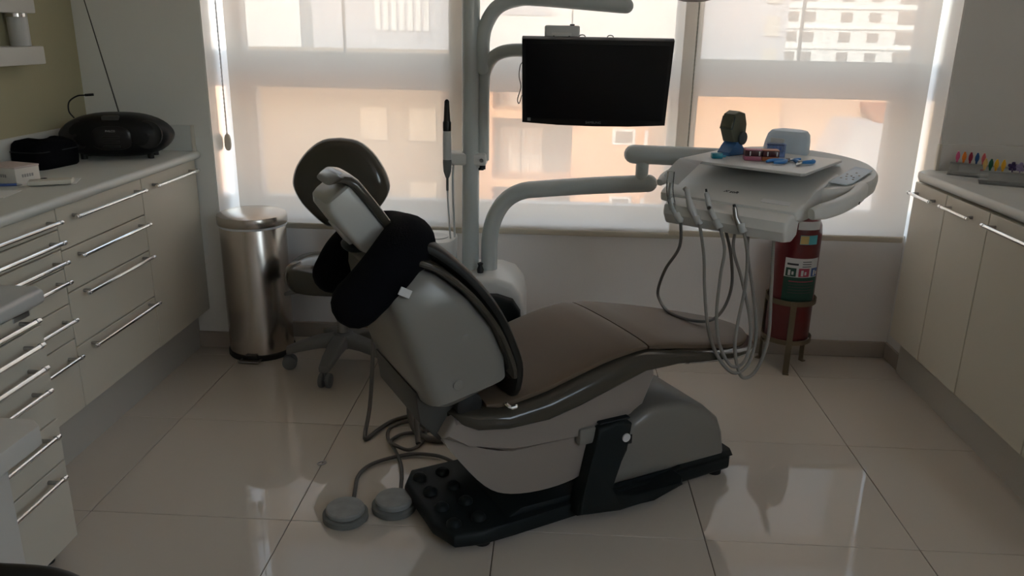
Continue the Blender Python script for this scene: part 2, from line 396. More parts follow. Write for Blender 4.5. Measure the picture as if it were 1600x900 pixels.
# roller blinds
def blind(x0, x1, z0, label, chain_x=None, weight=False, y=1.43):
    t = thing('roller_blind', label, 'blind', ((x0 + x1) / 2, y, z0), group='roller blinds over the window')
    h = (x1 - x0) / 2; H = 2.60 - z0
    bm = BM(); v = []
    nx, nz = 14, 10
    for k in range(nz + 1):
        for i in range(nx + 1):
            v.append(bm.verts.new((-h + 2 * h * i / nx, .0025 * math.sin(i * 1.3 + x0 * 9) * (1 - .5 * k / nz), .02 + (H - .02) * k / nz)))
    for k in range(nz):
        for i in range(nx):
            a = k * (nx + 1) + i; bm.faces.new((v[a], v[a + 1], v[a + nx + 2], v[a + nx + 1]))
    obj('fabric', bm, 'blind', t)
    obj('bottom_bar', box(BM(), -h, h, -.008, .008, 0, .026, .006, 3), 'alu_beige', t)
    bm = BM(); cyl(bm, (-h, 0, H), (h, 0, H), .03); obj('roller_tube', bm, 'alu_white', t)
    for sx in (-h - .008, h): obj('bracket', box(BM(), sx, sx + .008, -.04, .04, H - .05, H + .06), 'alu_white', t)
    if chain_x is not None:
        cx = chain_x - (x0 + x1) / 2
        zb = (.93 if not weight else .90) - z0
        pts = [(cx, -.03, zb + i * .009) for i in range(int((H - zb) / .009))]
        bm = BM(); tube(bm, pts, .003, seg=6, smooth=0, rl=[.0022 if i % 2 else .0042 for i in range(len(pts))])
        obj('bead_chain', bm, 'alu_white' if weight else 'chain', t)
        if weight:
            bm = BM(); ell(bm, (cx, -.03, zb - .002), .014, .012, .036, n=2.6); obj('chain_weight', bm, 'alu_beige', t)
    return t
blind(-.045, .952, .522, 'cream screen blind beside the steel bin', -.062, True)
blind(.884, 1.906, .522, 'cream screen blind behind the monitor, middle of the three', y=1.446)
blind(1.838, 2.832, .538, 'cream screen blind behind the instrument tray with a bead chain', 1.885)

# ------------------------------------------------------------------ outside
gb = struct('ground', box(BM(), -140, 160, -120, 260, -16, -15), 'street', label='street below the window')
def facade(name, label, cat, loc, parts):
    t = thing(name, label, cat, loc)
    for p in parts:
        nm, m = p[0], p[1]
        bm = BM(); box(bm, *p[2]); q = obj(nm, bm, m, t)
        if len(p) > 3: box_bm = BM(); box(box_bm, *p[3]); obj('pane', box_bm, p[4], q)
    return t
def rail(parent, x0, x1, y, z0, z1):
    bm = BM(); box(bm, x0, x1, y - .02, y + .02, z1 - .05, z1)
    n = int((x1 - x0) / .13)
    for i in range(n + 1):
        x = x0 + (x1 - x0) * i / n; box(bm, x - .012, x + .012, y - .012, y + .012, z0, z1 - .05)
    obj('railing', bm, 'rail_metal', parent)
# peach apartment block with balconies, white above
t = thing('apartment_building', 'peach apartment block with railed balconies seen through the middle blind', 'building', (0, 34, -15))
g = 15
obj('wall', box(BM(), 2.1, 6.4, 0, 10, 0, .2 + g), 'facade_orange', t)
obj('wall', box(BM(), -3.2, -1.45, 0, 10, 0, .2 + g), 'facade_orange', t)
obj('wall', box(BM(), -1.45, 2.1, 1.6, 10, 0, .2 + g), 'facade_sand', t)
obj('wall', box(BM(), -3.2, 6.4, 0, 10, .2 + g, 8 + g), 'facade_white', t, 'white upper storeys')
for k, zs in enumerate((-7.9, -4.9, -1.9)):
    obj('balcony_slab', box(BM(), -1.45, 2.1, -.6, 1.6, zs + g - .35, zs + g), 'facade_orange', t)
    rail(t, -1.35, 2.0, -.5, zs + g, zs + g + .97)
    bm = BM(); box(bm, -1.2, .75, 1.54, 1.62, zs + g, zs + g + 2.05); q = obj('balcony_door', bm, 'window_pale', t)
    bm = BM(); box(bm, -.26, -.20, 1.50, 1.56, zs + g, zs + g + 2.05); obj('mullion', bm, 'window_dark', q)
    obj('window', box(BM(), .85, 1.9, 1.54, 1.62, zs + g, zs + g + 2.05), 'window_dark', t)
    bm = BM(); box(bm, 3.85, 4.85, -.05, .05, zs + g + 1.55, zs + g + 2.25); q = obj('window', bm, 'facade_white', t)
    obj('pane', box(BM(), 3.98, 4.72, -.08, -.05, zs + g + 1.66, zs + g + 2.14), 'window_dark', q)
    obj('panel', box(BM(), 5.25, 6.35, -.06, .02, zs + g + .4, zs + g + 2.2), 'facade_white', t)
obj('window', box(BM(), -1.2, 1.0, -.05, .05, 2.0 + g, 4.0 + g), 'facade_grey', t)
# sand coloured block on the far left
t = thing('apartment_building', 'plain sand coloured block seen through the blind beside the steel bin', 'building', (-10, 31, -15))
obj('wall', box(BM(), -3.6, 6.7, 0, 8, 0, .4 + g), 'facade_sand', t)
obj('stair_strip', box(BM(), -1.75, -1.15, -.15, 0, 8, .2 + g), 'facade_white', t)
for zc in (-1.2, -2.3, -3.4, -4.5): obj('window', box(BM(), -1.7, -1.5, -.2, -.15, zc + g, zc + g + .6), 'window_pale', t)
for (x, zc) in ((3.4, -3.0), (5.4, -3.0), (3.4, -6.0), (5.4, -6.0)): obj('window', box(BM(), x, x + 1.1, -.06, .02, zc + g, zc + g + 1.3), 'window_sand', t)
# grey block beyond it
t = thing('office_building', 'pale grey block with tall windows rising behind the sand coloured block', 'building', (-12, 62, -15))
obj('wall', box(BM(), -5.5, 8.5, 0, 8, 0, 22 + g), 'facade_grey', t)
for i in range(7): obj('window', box(BM(), -.6 + i * .62, -.22 + i * .62, -.1, .02, 1.2 + g, 4.2 + g), 'facade_white', t)
# towers
def tower(label, loc, x1, wins, wm, pm='facade_white', bands=True):
    t = thing('residential_tower', label, 'building', loc)
    obj('wall', box(BM(), 0, x1, 0, 14, 0, 45), pm, t)
    for k in range(-2, 4):
        for (a, b, h) in wins:
            z = g + 1.25 + k * 2.75
            obj('window', box(BM(), a, b, -.12, .05, z - h / 2, z + h / 2), wm, t)
        if bands: obj('floor_band', box(BM(), -.2, x1 + .2, -.25, .05, g + 2.35 + k * 2.75, g + 2.6 + k * 2.75), pm, t)
    return t
tower('white residential tower with rows of small windows behind the right blind', (32.6, 122, -15), 20.5, [(1.5, 3.0, 1.3), (3.8, 5.4, 1.3), (9, 10.6, 1.3), (13, 14.6, 1.2), (17, 19.6, 1.7)], 'window_dark')
tower('distant white tower at the far left behind the sand coloured block', (-47, 122, -15), 10, [(.6, 1.6, .9)], 'window_pale', bands=False)
t = thing('office_building', 'pale grey block standing left of the white tower', 'building', (11.5, 62, -15))
obj('wall', box(BM(), 0, 6.8, 0, 8, 0, 26 + g), 'facade_grey', t)
for zc in (-1, 1.3, 3.6): obj('window', box(BM(), 5.2, 6.2, -.1, .02, zc + g, zc + g + 1.4), 'window_pale', t)
# low house with a tiled roof
t = thing('house', 'sand coloured house with a red tiled roof seen through the right blind', 'building', (9.5, 24, -15))
obj('wall', box(BM(), -4.2, 9, 0, 9, 0, .2 + g), 'facade_peach', t)
obj('wall', box(BM(), -4.2, -1.6, -1.5, 0, 0, -.1 + g), 'facade_orange', t)
bm = BM(); prism(bm, [(-.8, -3.9 + g), (3.5, -3.9 + g), (3.5, -1.0 + g), (.4, -1.0 + g)], -2.2, 0, 'Y'); obj('gable', bm, 'facade_grey', t)
bm = BM(); prism(bm, [(-2.3, -1.1 + g), (0, -.55 + g), (0, -.7 + g), (-2.3, -1.25 + g)], 1.2, 4.2, 'X'); obj('roof', bm, 'roof_tile', t)
for (x, zc) in ((3.9, -2.6), (5.6, -2.6), (3.9, -4.6)): obj('window', box(BM(), x, x + .9, -.06, .02, zc + g, zc + g + 1.0), 'facade_white', t)

# ------------------------------------------------------------------ fitted cabinets
def bar_handle(name, L, parent, loc, rz, post=0.03):
    """chrome bar handle along local X, standing out towards local -Y; two posts near its ends"""
    bm = BM(); tube(bm, [(0, -post, 0), (L, -post, 0)], .0062, seg=10, smooth=0)
    for x in (0.012, L - .012): cyl(bm, (x - .004, -post, 0), (x + .004, -post, 0), .0078, seg=12)
    nf = len(bm.faces)
    for x in (.03, L - .03): cyl(bm, (x, .001, 0), (x, -post, 0), .0055, seg=10)
    bm.faces.ensure_lookup_table()
    for f in bm.faces[nf:]: f.material_index = 1
    h = obj(name, bm, 'chrome', parent); h.data.materials.append(M['nickel']); h.location = loc; h.rotation_euler = (0, 0, rz)
    return h
GAP = .0022
def cabinet(name, label, x_front, side, depth, y0, y1, z0, z1, fronts, group=None, plinth=True, kick=.06):
    """fronts: list of (kind, ya, yb, za, zb, handle_y0, handle_y1, handle_z); side=+1 front faces +X, -1 faces -X"""
    t = thing(name, label, 'cabinet', (x_front, (y0 + y1) / 2, 0), 0, group)
    yo = (y0 + y1) / 2
    s = side
    obj('body', box(BM(), -s * .019, -s * depth, y0 - yo, y1 - yo, z0, z1 - .001), 'cabinet_body', t)
    if plinth:
        obj('plinth', box(BM(), -s * kick, -s * (kick + .016), y0 - yo, y1 - yo, 0, z0), 'plinth', t)
    for (kind, ya, yb, za, zb, ha, hb, hz) in fronts:
        d = obj(kind, box(BM(), 0, -s * .018, ya - yo + GAP, yb - yo - GAP, za + GAP, zb - GAP, .0015, 1), 'cabinet', t)
        if ha is not None:
            L = abs(hb - ha)
            # local -Y of the handle must point to the front side
            bar_handle('handle', L, d, (0, (min(ha, hb) - yo) if s > 0 else (max(ha, hb) - yo), hz), R(90) if s > 0 else R(-90))
    return t
XFL = -.16
cabinet('base_cabinet', 'cream cabinet with one tall door under the radio', XFL, 1, .44, .822, YP - .002, .182, .843, [('door', .822, 1.282, .182, .843, .875, 1.245, .803)], 'cream base cabinets')
zz = [.843, .707, .572, .392, .184]
cabinet('base_cabinet', 'cream cabinet with four wide drawers', XFL, 1, .44, .301, .822, .182, .843, [('drawer', .301, .822, zz[i + 1], zz[i], .355, .80, hz) for i, hz in enumerate((.803, .678, .556, .375))], 'cream base cabinets')
zz = [.843, .776, .714, .653, .540, .424, .184]
cabinet('base_cabinet', 'cream cabinet with six narrow drawers beside the grey topped drawer unit', XFL, 1, .44, -.17, .301, .182, .843, [('drawer', -.17, .301, zz[i + 1], zz[i], -.12, .282, hz) for i, hz in enumerate((.805, .742, .680, .617, .494, .371))], 'cream base cabinets')
# worktop with rounded nosing: profile swept along y
def worktop(name, label, xw, xf, y0, y1, top=.875, th=.032):
    s = 1 if xf > xw else -1
    t = thing(name, label, 'worktop', (xw, y0, top - th))
    rr = th / 2
    prof = [(0, 0), (0, th)] + [(abs(xf - xw) - rr + rr * math.sin(R(a)), rr + rr * math.cos(R(a))) for a in range(0, 181, 20)]
    bm = BM(); prism(bm, [(s * p[0], p[1]) for p in prof], 0, y1 - y0, 'Y'); obj('slab', bm, 'worktop', t)
    return t
wt = worktop('worktop', 'pale grey worktop under the radio with a rounded front edge', XL, -.137, -.17, YP - .001)
sp = thing('splashback', 'low grey upstand around the worktop behind the radio', 'splashback', (XL, -.17, .875))
obj('long_panel', box(BM(), 0, .016, 0, YP + .17 - .001, 0, .105, .003), 'worktop', sp)
obj('end_panel', box(BM(), .016, .44, YP + .17 - .017, YP + .17 - .001, 0, .105, .003), 'worktop', sp)
obj('edge_strip', box(BM(), .44, .452, YP + .17 - .019, YP + .17 - .001, 0, .107, .003), 'worktop_edge', sp)
# right side run
XFR = 2.775
cabinet('base_cabinet', 'cream cabinet with a narrow door beside the fire extinguisher', XFR, -1, .50, .997, YP - .002, .172, .832, [('door', .997, 1.272, .172, .832, 1.262, 1.055, .788)], 'cream base cabinets')
cabinet('base_cabinet', 'cream cabinet, middle door under the right worktop', XFR, -1, .50, .688, .997, .172, .832, [('door', .688, .997, .172, .832, .982, .765, .790)], 'cream base cabinets')
cabinet('base_cabinet', 'cream cabinet with a wide door and long handle under the right worktop', XFR, -1, .50, .255, .688, .172, .832, [('door', .255, .688, .172, .832, .672, .30, .792)], 'cream base cabinets')
cabinet('base_cabinet', 'cream cabinet cut off by the right edge of the picture', XFR, -1, .50, -.25, .255, .172, .832, [('door', -.25, .255, .172, .832, .24, -.15, .792)], 'cream base cabinets')
wr = thing('worktop', 'pale grey worktop with a rounded corner under the acrylic stands', 'worktop', (XR, -.3, .843))
ol = [(-.001, 0), (-.001, YP + .299)]
cx, cy, rr = -.535 + .06, YP + .299 - .06, .06
ol += [(cx + rr * math.cos(R(a)), cy + rr * math.sin(R(a))) for a in range(90, 181, 15)] + [(-.535, 0)]
bm = BM(); prism(bm, ol, 0, .032, 'Z', bev=.012, seg=4); obj('slab', bm, 'worktop', wr)
sp = thing('splashback', 'low grey upstand behind the acrylic stands', 'splashback', (XR, YP, .875))
obj('end_panel', box(BM(), -.447, -.001, -.02, -.001, 0, .103, .003), 'wall_grey', sp)
obj('edge_strip', box(BM(), -.459, -.447, -.022, -.001, 0, .105, .003), 'worktop_edge', sp)

# drawer unit with grey top, foreground left
t = thing('drawer_unit', 'drawer unit with a thick grey top standing in the left foreground', 'cabinet', (.075, -.36, 0))
yo = -.36
obj('body', box(BM(), -.019, -.55, -.54 - yo, -.182 - yo, .045, .715), 'cabinet', t)
zz = [.711, .660, .600, .536, .402, .281, .047]
for i, hz in enumerate((.688, .625, .564, .502, .375, .257)):
    d = obj('drawer', box(BM(), 0, -.018, -.54 - yo + GAP, -.182 - yo - GAP, zz[i + 1] + GAP, zz[i] - GAP, .0015, 1), 'cabinet', t)
    bar_handle('handle', .29, d, (0, -.522 - yo, hz), R(90))
bm = BM(); prism(bm, [(-.56, -.55 - yo), (-.56, -.174 - yo), (.0, -.174 - yo), (.025, -.195 - yo), (.025, -.55 - yo)], .718, .758, 'Z', bev=.012, seg=3); obj('top', bm, 'unit_grey', t)
bm = BM(); box(bm, -.001, .002, -.285 - yo, -.225 - yo, .696, .709, .001, 1); obj('nameplate', bm, 'nickel', t)
for x in (-.06, -.5):
    for y in (-.50, -.24):
        bm = BM(); cyl(bm, (x, y - yo, 0), (x, y - yo, .046), .02); obj('foot', bm, 'black_plastic', t)
# low white table in front of it
t = thing('side_table', 'low white table with a thick top at the left edge', 'table', (.0, -.66, 0))
bm = BM(); prism(bm, [(-.4, -.42), (-.4, .097), (.286, .097), (.313, .072), (.313, -.42)], .555, .60, 'Z', bev=.004); obj('table_top', bm, 'panel_white', t)
obj('side_panel', box(BM(), .235, .27, -.40, .02, 0, .555, .003), 'panel_white', t)
obj('side_panel', box(BM(), -.38, -.345, -.40, .02, 0, .555, .003), 'panel_white', t)
# black chair whose top rail just shows at the bottom edge
t = thing('visitor_chair', 'black chair whose glossy curved top rail shows at the bottom left edge', 'chair', (.74, -1.50, 0))
bm = BM(); tube(bm, [(-.22, -.02, .70), (-.20, .10, .775), (-.10, .20, .793), (0, .218, .795), (.10, .20, .793), (.20, .10, .775), (.22, -.02, .70)], .012, seg=14, ends='round'); obj('top_rail', bm, 'black_plastic', t)
obj('seat', box(BM(), -.22, .22, -.24, .18, .42, .46, .015, 3), 'black_plastic', t)
for x in (-.2, .2):
    bm = BM(); tube(bm, [(x * 1.08, -.02, .70), (x, .0, .43)], .012, seg=10, smooth=0); obj('back_post', bm, 'chrome', t)
    for y in (-.2, .14):
        bm = BM(); tube(bm, [(x, y, .42), (x, y, 0)], .011, seg=10, smooth=0); obj('leg', bm, 'chrome', t)

# ------------------------------------------------------------------ on the left worktop
TOPZ = .875
t = thing('portable_radio', 'black oval portable radio with raised antenna on the left worktop', 'radio', (-.365, 1.08, TOPZ), R(15))
bm = BM(); rings = []
for i in range(25):
    a = -math.cos(math.pi * i / 24); k = max(1 - abs(a) ** 4, .004) ** .45
    zt = .088 + .085 * max(1 - abs(a) ** 2.6, 0) ** .62; zb = .088 - .082 * max(1 - abs(a) ** 3.4, 0) ** .6
    zc, zh = (zt + zb) / 2, max((zt - zb) / 2, .004)
    rings.append([Vector((a * .207, y * .098 * k, zc + z * zh)) for y, z in sup(2.7, 28)])
loft(bm, rings); obj('body', bm, 'radio_black', t)
for x in (-.125, .125):
    bm = BM(); lathe(bm, [(.055, 0), (.052, .006), (.045, .004), (.012, .010), (.004, .014)], 28, mx=Matrix.Translation((x, -.078, .095)) @ Matrix.Rotation(R(78), 4, 'X')); obj('speaker', bm, 'black_rubber', t)
bm = BM(); ell(bm, (0, -.088, .085), .075, .016, .045, n=3); obj('cassette_door', bm, 'screen', t)
bm = BM(); box(bm, -.03, .03, -.085, -.06, .150, .166, .003); obj('display', bm, 'wedge_grey', t)
text('brand_text', 'PHILCO', .010, Matrix.Translation((0.0, -.1035, .112)) @ Matrix.Rotation(R(90), 4, 'X'), 'label_white', t)
for i in range(3): obj('button', box(BM(), -.03, .03, -.107, -.10, .085 - i * .018, .094 - i * .018, .002), 'black_plastic', t)
bm = BM(); tube(bm, [(.0, .06, .165), (-.085, .10, .60)], .0022, seg=8, smooth=0, rl=[.003, .002]); obj('antenna', bm, 'wedge_grey', t)
bm = BM(); tube(bm, [(-.15, .01, .15), (-.165, .01, .175), (-.16, .01, .21), (-.13, .01, .232), (-.10, .01, .236)], .0028, seg=8); tube(bm, [(-.10, .01, .236), (-.07, .01, .238)], .005, seg=10, smooth=0); obj('gooseneck_plug', bm, 'black_rubber', t)
for (x, y) in ((-.12, -.04), (.12, -.04), (-.12, .05), (.12, .05)):
    bm = BM(); cyl(bm, (x, y, 0), (x, y, .03), .012, seg=12); obj('foot', bm, 'black_rubber', t)

t = thing('soft_case', 'black zipped fabric case lying left of the radio', 'case', (-.508, .835, TOPZ), R(-10))
bm = BM(); rings = []
for z, k in ((0, .92), (.006, .98), (.03, 1), (.065, .99), (.082, .95), (.092, .85), (.098, .5)):
    rings.append([Vector((x * .07 * k, y * .105 * k, z + .006 * math.sin(3 * x + 2 * y) * z / .09)) for x, y in sup(5, 32)])
loft(bm, rings); obj('body', bm, 'black_fabric', t)
bm = BM(); tube(bm, [(x * .0712, y * .1065, .062) for x, y in sup(5, 32)], .002, seg=6, smooth=2); obj('zip', bm, 'black_plastic', t)

t = thing('carton', 'white printed carton on the left worktop in front of the black case', 'box', (-.435, .535, TOPZ), R(-16))
obj('carton_body', box(BM(), -.065, .065, -.045, .045, 0, .05, .0015), 'card_white', t)
obj('lid', box(BM(), -.066, .066, -.046, .046, .05, .056, .001), 'card_pink', t)
for k in range(5): obj('print_mark', box(BM(), -.018 + k * .009, -.012 + k * .009, -.0456, -.0448, .020, .030), 'print_grey', t)
for k in range(5): obj('print_mark', box(BM(), .0648, .0656, -.022 + k * .009, -.016 + k * .009, .020, .030), 'print_grey', t)
t = thing('carton', 'pinkish flat carton at the left edge beside the white one', 'box', (-.505, .425, TOPZ), R(-16))
obj('carton_body', box(BM(), -.055, .055, -.035, .035, 0, .036, .0015), 'card_pink', t)
obj('lid', box(BM(), -.056, .056, -.036, .036, .036, .041, .001), 'card_white', t)
t = thing('impression_tray', 'ivory stepped plastic tray at the edge of the left worktop', 'tray', (-.285, .49, TOPZ + .0015), R(28))
bm = BM(); prism(bm, [(-.06, -.03), (.062, -.03), (.068, -.012), (.06, .0), (.07, .014), (.02, .02), (-.058, .016)], .003, .017, 'Z', bev=.003); obj('tray_body', bm, 'ivory', t)
bm = BM(); cyl(bm, (-.015, -.004, .0165), (-.015, -.004, .021), .010, seg=16); obj('knob', bm, 'chrome', t)
pp = obj('paper_sheet', box(BM(), -.09, .085, -.055, .055, 0, .0012), 'paper'); pp.location = (-.315, .535, TOPZ + .0002); pp.rotation_euler = (0, 0, R(22)); tag(pp, 'white paper slip under the ivory tray', 'paper')
pp = obj('paper_sheet', box(BM(), -.10, .10, -.06, .06, 0, .0012), 'paper'); pp.location = (-.40, .31, TOPZ + .0002); pp.rotation_euler = (0, 0, R(10)); tag(pp, 'larger white sheet nearest the camera on the left worktop', 'paper')
pn = thing('pen', 'dark blue pen lying beside the ivory tray', 'pen', (-.405, .435, TOPZ + .006), R(20))
bm = BM(); cyl(bm, (-.05, 0, 0), (.04, 0, 0), .0045, seg=10); obj('barrel', bm, 'label_blue', pn)
bm = BM(); cyl(bm, (.04, 0, 0), (.055, 0, 0), .0045, .001, seg=10); obj('tip', bm, 'nickel', pn)

# dispenser on the left wall
t = thing('wall_dispenser', 'white wall mounted dispenser with a grey cylinder on the olive wall', 'dispenser', (XL, .78, 1.23))
obj('ledge', box(BM(), 0, .09, -.25, .15, .0, .062, .004), 'panel_white', t)
bm = BM(); cyl(bm, (.045, .09, .062), (.045, .09, .172), .033, bev=.003); obj('cylinder', bm, 'unit_grey', t)
bm = BM(); cyl(bm, (.045, .09, .16), (.045, .09, .172), .0345); obj('collar', bm, 'chrome', t)
obj('housing', box(BM(), 0, .09, -.25, .135, .172, .42, .006), 'panel_white', t)

# acrylic stands with coloured pegs on the right worktop
def stand(label, loc, rz, L):
    t = thing('acrylic_stand', label, 'display stand', loc, rz)
    obj('base', box(BM(), -L / 2, L / 2, -.05, .05, 0, .003), 'acrylic', t, smooth=False)
    bm = BM(); prism(bm, [(-.048, .003), (-.044, .003), (.0, .040), (.0, .044), (-.004, .040)], -L / 2, L / 2, 'X'); obj('front_slope', bm, 'acrylic', t, smooth=False)
    obj('top_ledge', box(BM(), -L / 2, L / 2, -.001, .03, .040, .043), 'acrylic', t, smooth=False)
    obj('back', box(BM(), -L / 2, L / 2, .028, .031, .003, .040), 'acrylic', t, smooth=False)
    obj('insert_card', box(BM(), -L / 2 + .03, L / 2 - .03, .026, .0275, .006, .036), 'paper', t)
    return t
def peg(loc, c, kind, label):
    t = thing('elastic_peg', label, 'peg', loc, R(-20), group='coloured pegs on the acrylic stands')
    bm = BM()
    if kind == 'oval': ell(bm, (0, 0, .022), .0075, .004, .017, n=2); ell(bm, (0, 0, .036), .004, .003, .006); ell(bm, (0, 0, .005), .004, .003, .006)
    else:
        for a in range(5): ell(bm, (.011 * math.cos(R(90 + 72 * a)), 0, .02 + .011 * math.sin(R(90 + 72 * a))), .0062, .004, .0062)
        ell(bm, (0, 0, .02), .008, .004, .008)
    obj('head', bm, 'peg_' + c, t)
    bm = BM(); cyl(bm, (0, 0, 0), (0, 0, .008), .0025, seg=8); obj('stem', bm, 'peg_' + c, t)
s1 = (2.955, 1.165); s2 = (3.01, .975)
stand('clear acrylic stand holding five oval pegs beside the window', (s1[0], s1[1], TOPZ), R(-32), .20)
stand('clear acrylic stand holding yellow and purple pegs at the right edge', (s2[0], s2[1], TOPZ), R(-24), .26)
def onst(s, rz, u, v): return (s[0] + u * math.cos(rz) - v * math.sin(rz), s[1] + u * math.sin(rz) + v * math.cos(rz), TOPZ + .0435)
for u, c in zip((-.080, -.058, -.036, -.014, .008), ('pink', 'orange', 'red', 'blue', 'coral')):
    peg(onst(s1, R(-32), u, .014), c, 'oval', {'pink': 'pink oval peg, leftmost on the acrylic stand', 'orange': 'orange oval peg on the acrylic stand', 'red': 'dark red oval peg on the acrylic stand', 'blue': 'navy blue oval peg on the acrylic stand', 'coral': 'coral oval peg next to the navy one'}[c])
for u, c, k, l in ((-.118, 'cream', 'oval', 'cream oval peg at the near stand'), (-.100, 'green', 'oval', 'dark green oval peg on the near stand'), (-.082, 'yellow', 'oval', 'yellow peg right behind the dark green one'), (-.060, 'yellow', 'oval', 'bright yellow peg beside the purple star'), (-.030, 'purple', 'star', 'dark purple star shaped peg'), (-.006, 'lilac', 'star', 'pale lilac star shaped peg'), (.018, 'plum', 'star', 'blackish plum star shaped peg at the right edge')):
    peg(onst(s2, R(-24), u, .014), c, k, l)

# ------------------------------------------------------------------ pedal bin
t = thing('pedal_bin', 'tall brushed steel pedal bin beside the window', 'bin', (.066, 1.274, 0))
bm = BM(); lathe(bm, [(.139, 0), (.142, .004), (.142, .022), (.138, .026)], 48); obj('base_ring', bm, 'black_rubber', t)
bm = BM(); lathe(bm, [(.136, .024), (.136, .575), (.134, .578)], 64); obj('body', bm, 'steel', t)
bm = BM(); lathe(bm, [(.1375, .572), (.141, .574), (.141, .583), (.138, .587)], 48); obj('liner_rim', bm, 'paper', t, 'white bin bag edge')
bm = BM(); lathe(bm, [(.143, .583), (.144, .588), (.144, .614), (.141, .621), (.125, .628), (.06, .634), (.001, .635)], 64); obj('lid', bm, 'steel', t)
bm = BM(); prism(bm, [(-.04, .006), (.04, .006), (.026, .03), (-.026, .03)], -.15, -.135, 'Y'); obj('pedal_recess', bm, 'black_plastic', t)
bm = BM(); box(bm, -.045, .045, -.178, -.13, .008, .014, .002, 1); obj('pedal', bm, 'nickel', t)

# ------------------------------------------------------------------ operator stool
t = thing('operator_stool', 'operator stool with glossy dark backrest on a grey castor base', 'stool', (.47, 1.135, 0))
hub = (0, 0)
bm = BM(); rings = []
outl = [(0, .345), (.07, .335), (.13, .295), (.175, .235), (.197, .18), (.192, .14), (.168, .10), (.125, .05), (.08, .008), (.05, 0), (-.05, 0), (-.08, .008), (-.125, .045), (-.168, .092), (-.195, .145), (-.198, .185), (-.178, .24), (-.13, .298), (-.07, .336)]
n_ = len(outl); cxz = (0, .18)
for d, k in ((-.045, .55), (-.040, .80), (-.028, .94), (-.010, 1.0), (.012, 1.0), (.026, .95), (.034, .82)):
    rings.append([Vector((cxz[0] + (p[0] - cxz[0]) * k, d + .10 + .35 * p[0] ** 2 * -1, .585 + 1.06 * (cxz[1] + (p[1] - cxz[1]) * k))) for p in [(q.x, q.y) for q in [Vector((v.x, v.y)) for v in crom([(a, b, 0) for a, b in outl + outl[:1]], 3)][:-1]]])
loft(bm, rings); obj('backrest', bm, 'vinyl', t)
bm = BM(); box(bm, -.028, .028, .115, .135, .36, .66, .006); obj('back_post', bm, 'unit_grey', t)
bm = BM(); rings = []
for z, k in ((.372, .80), (.378, .93), (.40, .995), (.43, 1.0), (.455, .97), (.475, .85), (.485, .6), (.488, .2)):
    rings.append([Vector((x * .205 * k, -.03 + y * .19 * k, z - .012 * (1 - abs(x)) * (1 if z > .45 else 0))) for x, y in sup(2.6, 36)])
loft(bm, rings); obj('seat', bm, 'vinyl', t)
bm = BM(); box(bm, -.17, .08, -.06, .13, .352, .372, .008); obj('mechanism', bm, 'black_plastic', t)
bm = BM(); tube(bm, [(-.10, -.05, .355), (-.18, -.07, .345), (-.205, -.08, .34)], .009, seg=10, ends='round'); obj('lever', bm, 'stool_plastic', t)
bm = BM(); cyl(bm, (0, 0, .115), (0, 0, .36), .024); obj('gas_lift', bm, 'nickel', t)
bm = BM(); lathe(bm, [(.045, .09), (.05, .095), (.05, .14), (.035, .155)], 28); obj('hub', bm, 'stool_plastic', t)
for k in range(5):
    a = R(265 + 72 * k) if True else 0
    dx, dy = math.cos(a), math.sin(a)
    bm = BM(); rings = []
    for s_, wd, zt, zb in ((.03, .034, .15, .09), (.10, .032, .142, .09), (.18, .028, .118, .078), (.235, .022, .096, .066)):
        rings.append([Vector((dx * s_ - dy * y * wd, dy * s_ + dx * y * wd, (zt + zb) / 2 + z * (zt - zb) / 2)) for y, z in sup(4, 16)])
    loft(bm, rings); lg = obj('base_leg', bm, 'stool_plastic', t)
    bm = BM(); cx_, cy_ = dx * .225, dy * .225
    px_, py_ = -dy, dx
    for s_ in (-1, 1): cyl(bm, (cx_ + px_ * .006 * s_, cy_ + py_ * .006 * s_, .03), (cx_ + px_ * .024 * s_, cy_ + py_ * .024 * s_, .03), .03, seg=20, bev=.004)
    cyl(bm, (cx_, cy_, .03), (cx_, cy_, .075), .010, seg=10); obj('castor', bm, 'caster', lg)

# ------------------------------------------------------------------ fire extinguisher on its stand
t = thing('fire_extinguisher', 'dark red fire extinguisher behind the instrument tray', 'fire extinguisher', (2.362, 1.328, 0))
bm = BM(); lathe(bm, [(.05, .118), (.08, .12), (.089, .132), (.091, .15), (.091, .60), (.087, .635), (.072, .668), (.045, .69), (.03, .70), (.026, .715)], 48); obj('cylinder', bm, 'red_paint', t)
bm = BM(); lathe(bm, [(.022, .71), (.022, .745), (.016, .75)], 20); box(bm, -.012, .012, -.10, .03, .748, .762, .003); box(bm, -.012, .012, -.11, .02, .772, .786, .003); obj('valve', bm, 'nickel', t)
def wrap(name, r, a0, a1, z0, z1, m, off=.0006):
    bm = BM(); nseg = 10
    v = [[bm.verts.new(((r + off + d) * math.sin(R(a0 + (a1 - a0) * i / nseg)), -(r + off + d) * math.cos(R(a0 + (a1 - a0) * i / nseg)), z)) for i in range(nseg + 1)] for z in (z0, z1) for d in (0, .0004)]
    for i in range(nseg):
        bm.faces.new((v[1][i], v[1][i + 1], v[3][i + 1], v[3][i])); bm.faces.new((v[0][i], v[2][i], v[2][i + 1], v[0][i + 1]))
        bm.faces.new((v[2][i], v[3][i], v[3][i + 1], v[2][i + 1])); bm.faces.new((v[0][i], v[0][i + 1], v[1][i + 1], v[1][i]))
    return obj(name, bm, m, t)
rr_ = .091
wrap('collar_label', rr_, -20, 42, .625, .660, 'label_white', off=-.002)
q = wrap('sticker', rr_, -12, 35, .565, .603, 'label_teal'); wrap('sticker_half', rr_, -11, 10, .567, .601, 'label_gold', .0014).parent = q
lw = wrap('instruction_label', rr_, -42, 52, .425, .505, 'label_white')
lg_ = wrap('green_label', rr_, -42, 52, .318, .425, 'label_green')
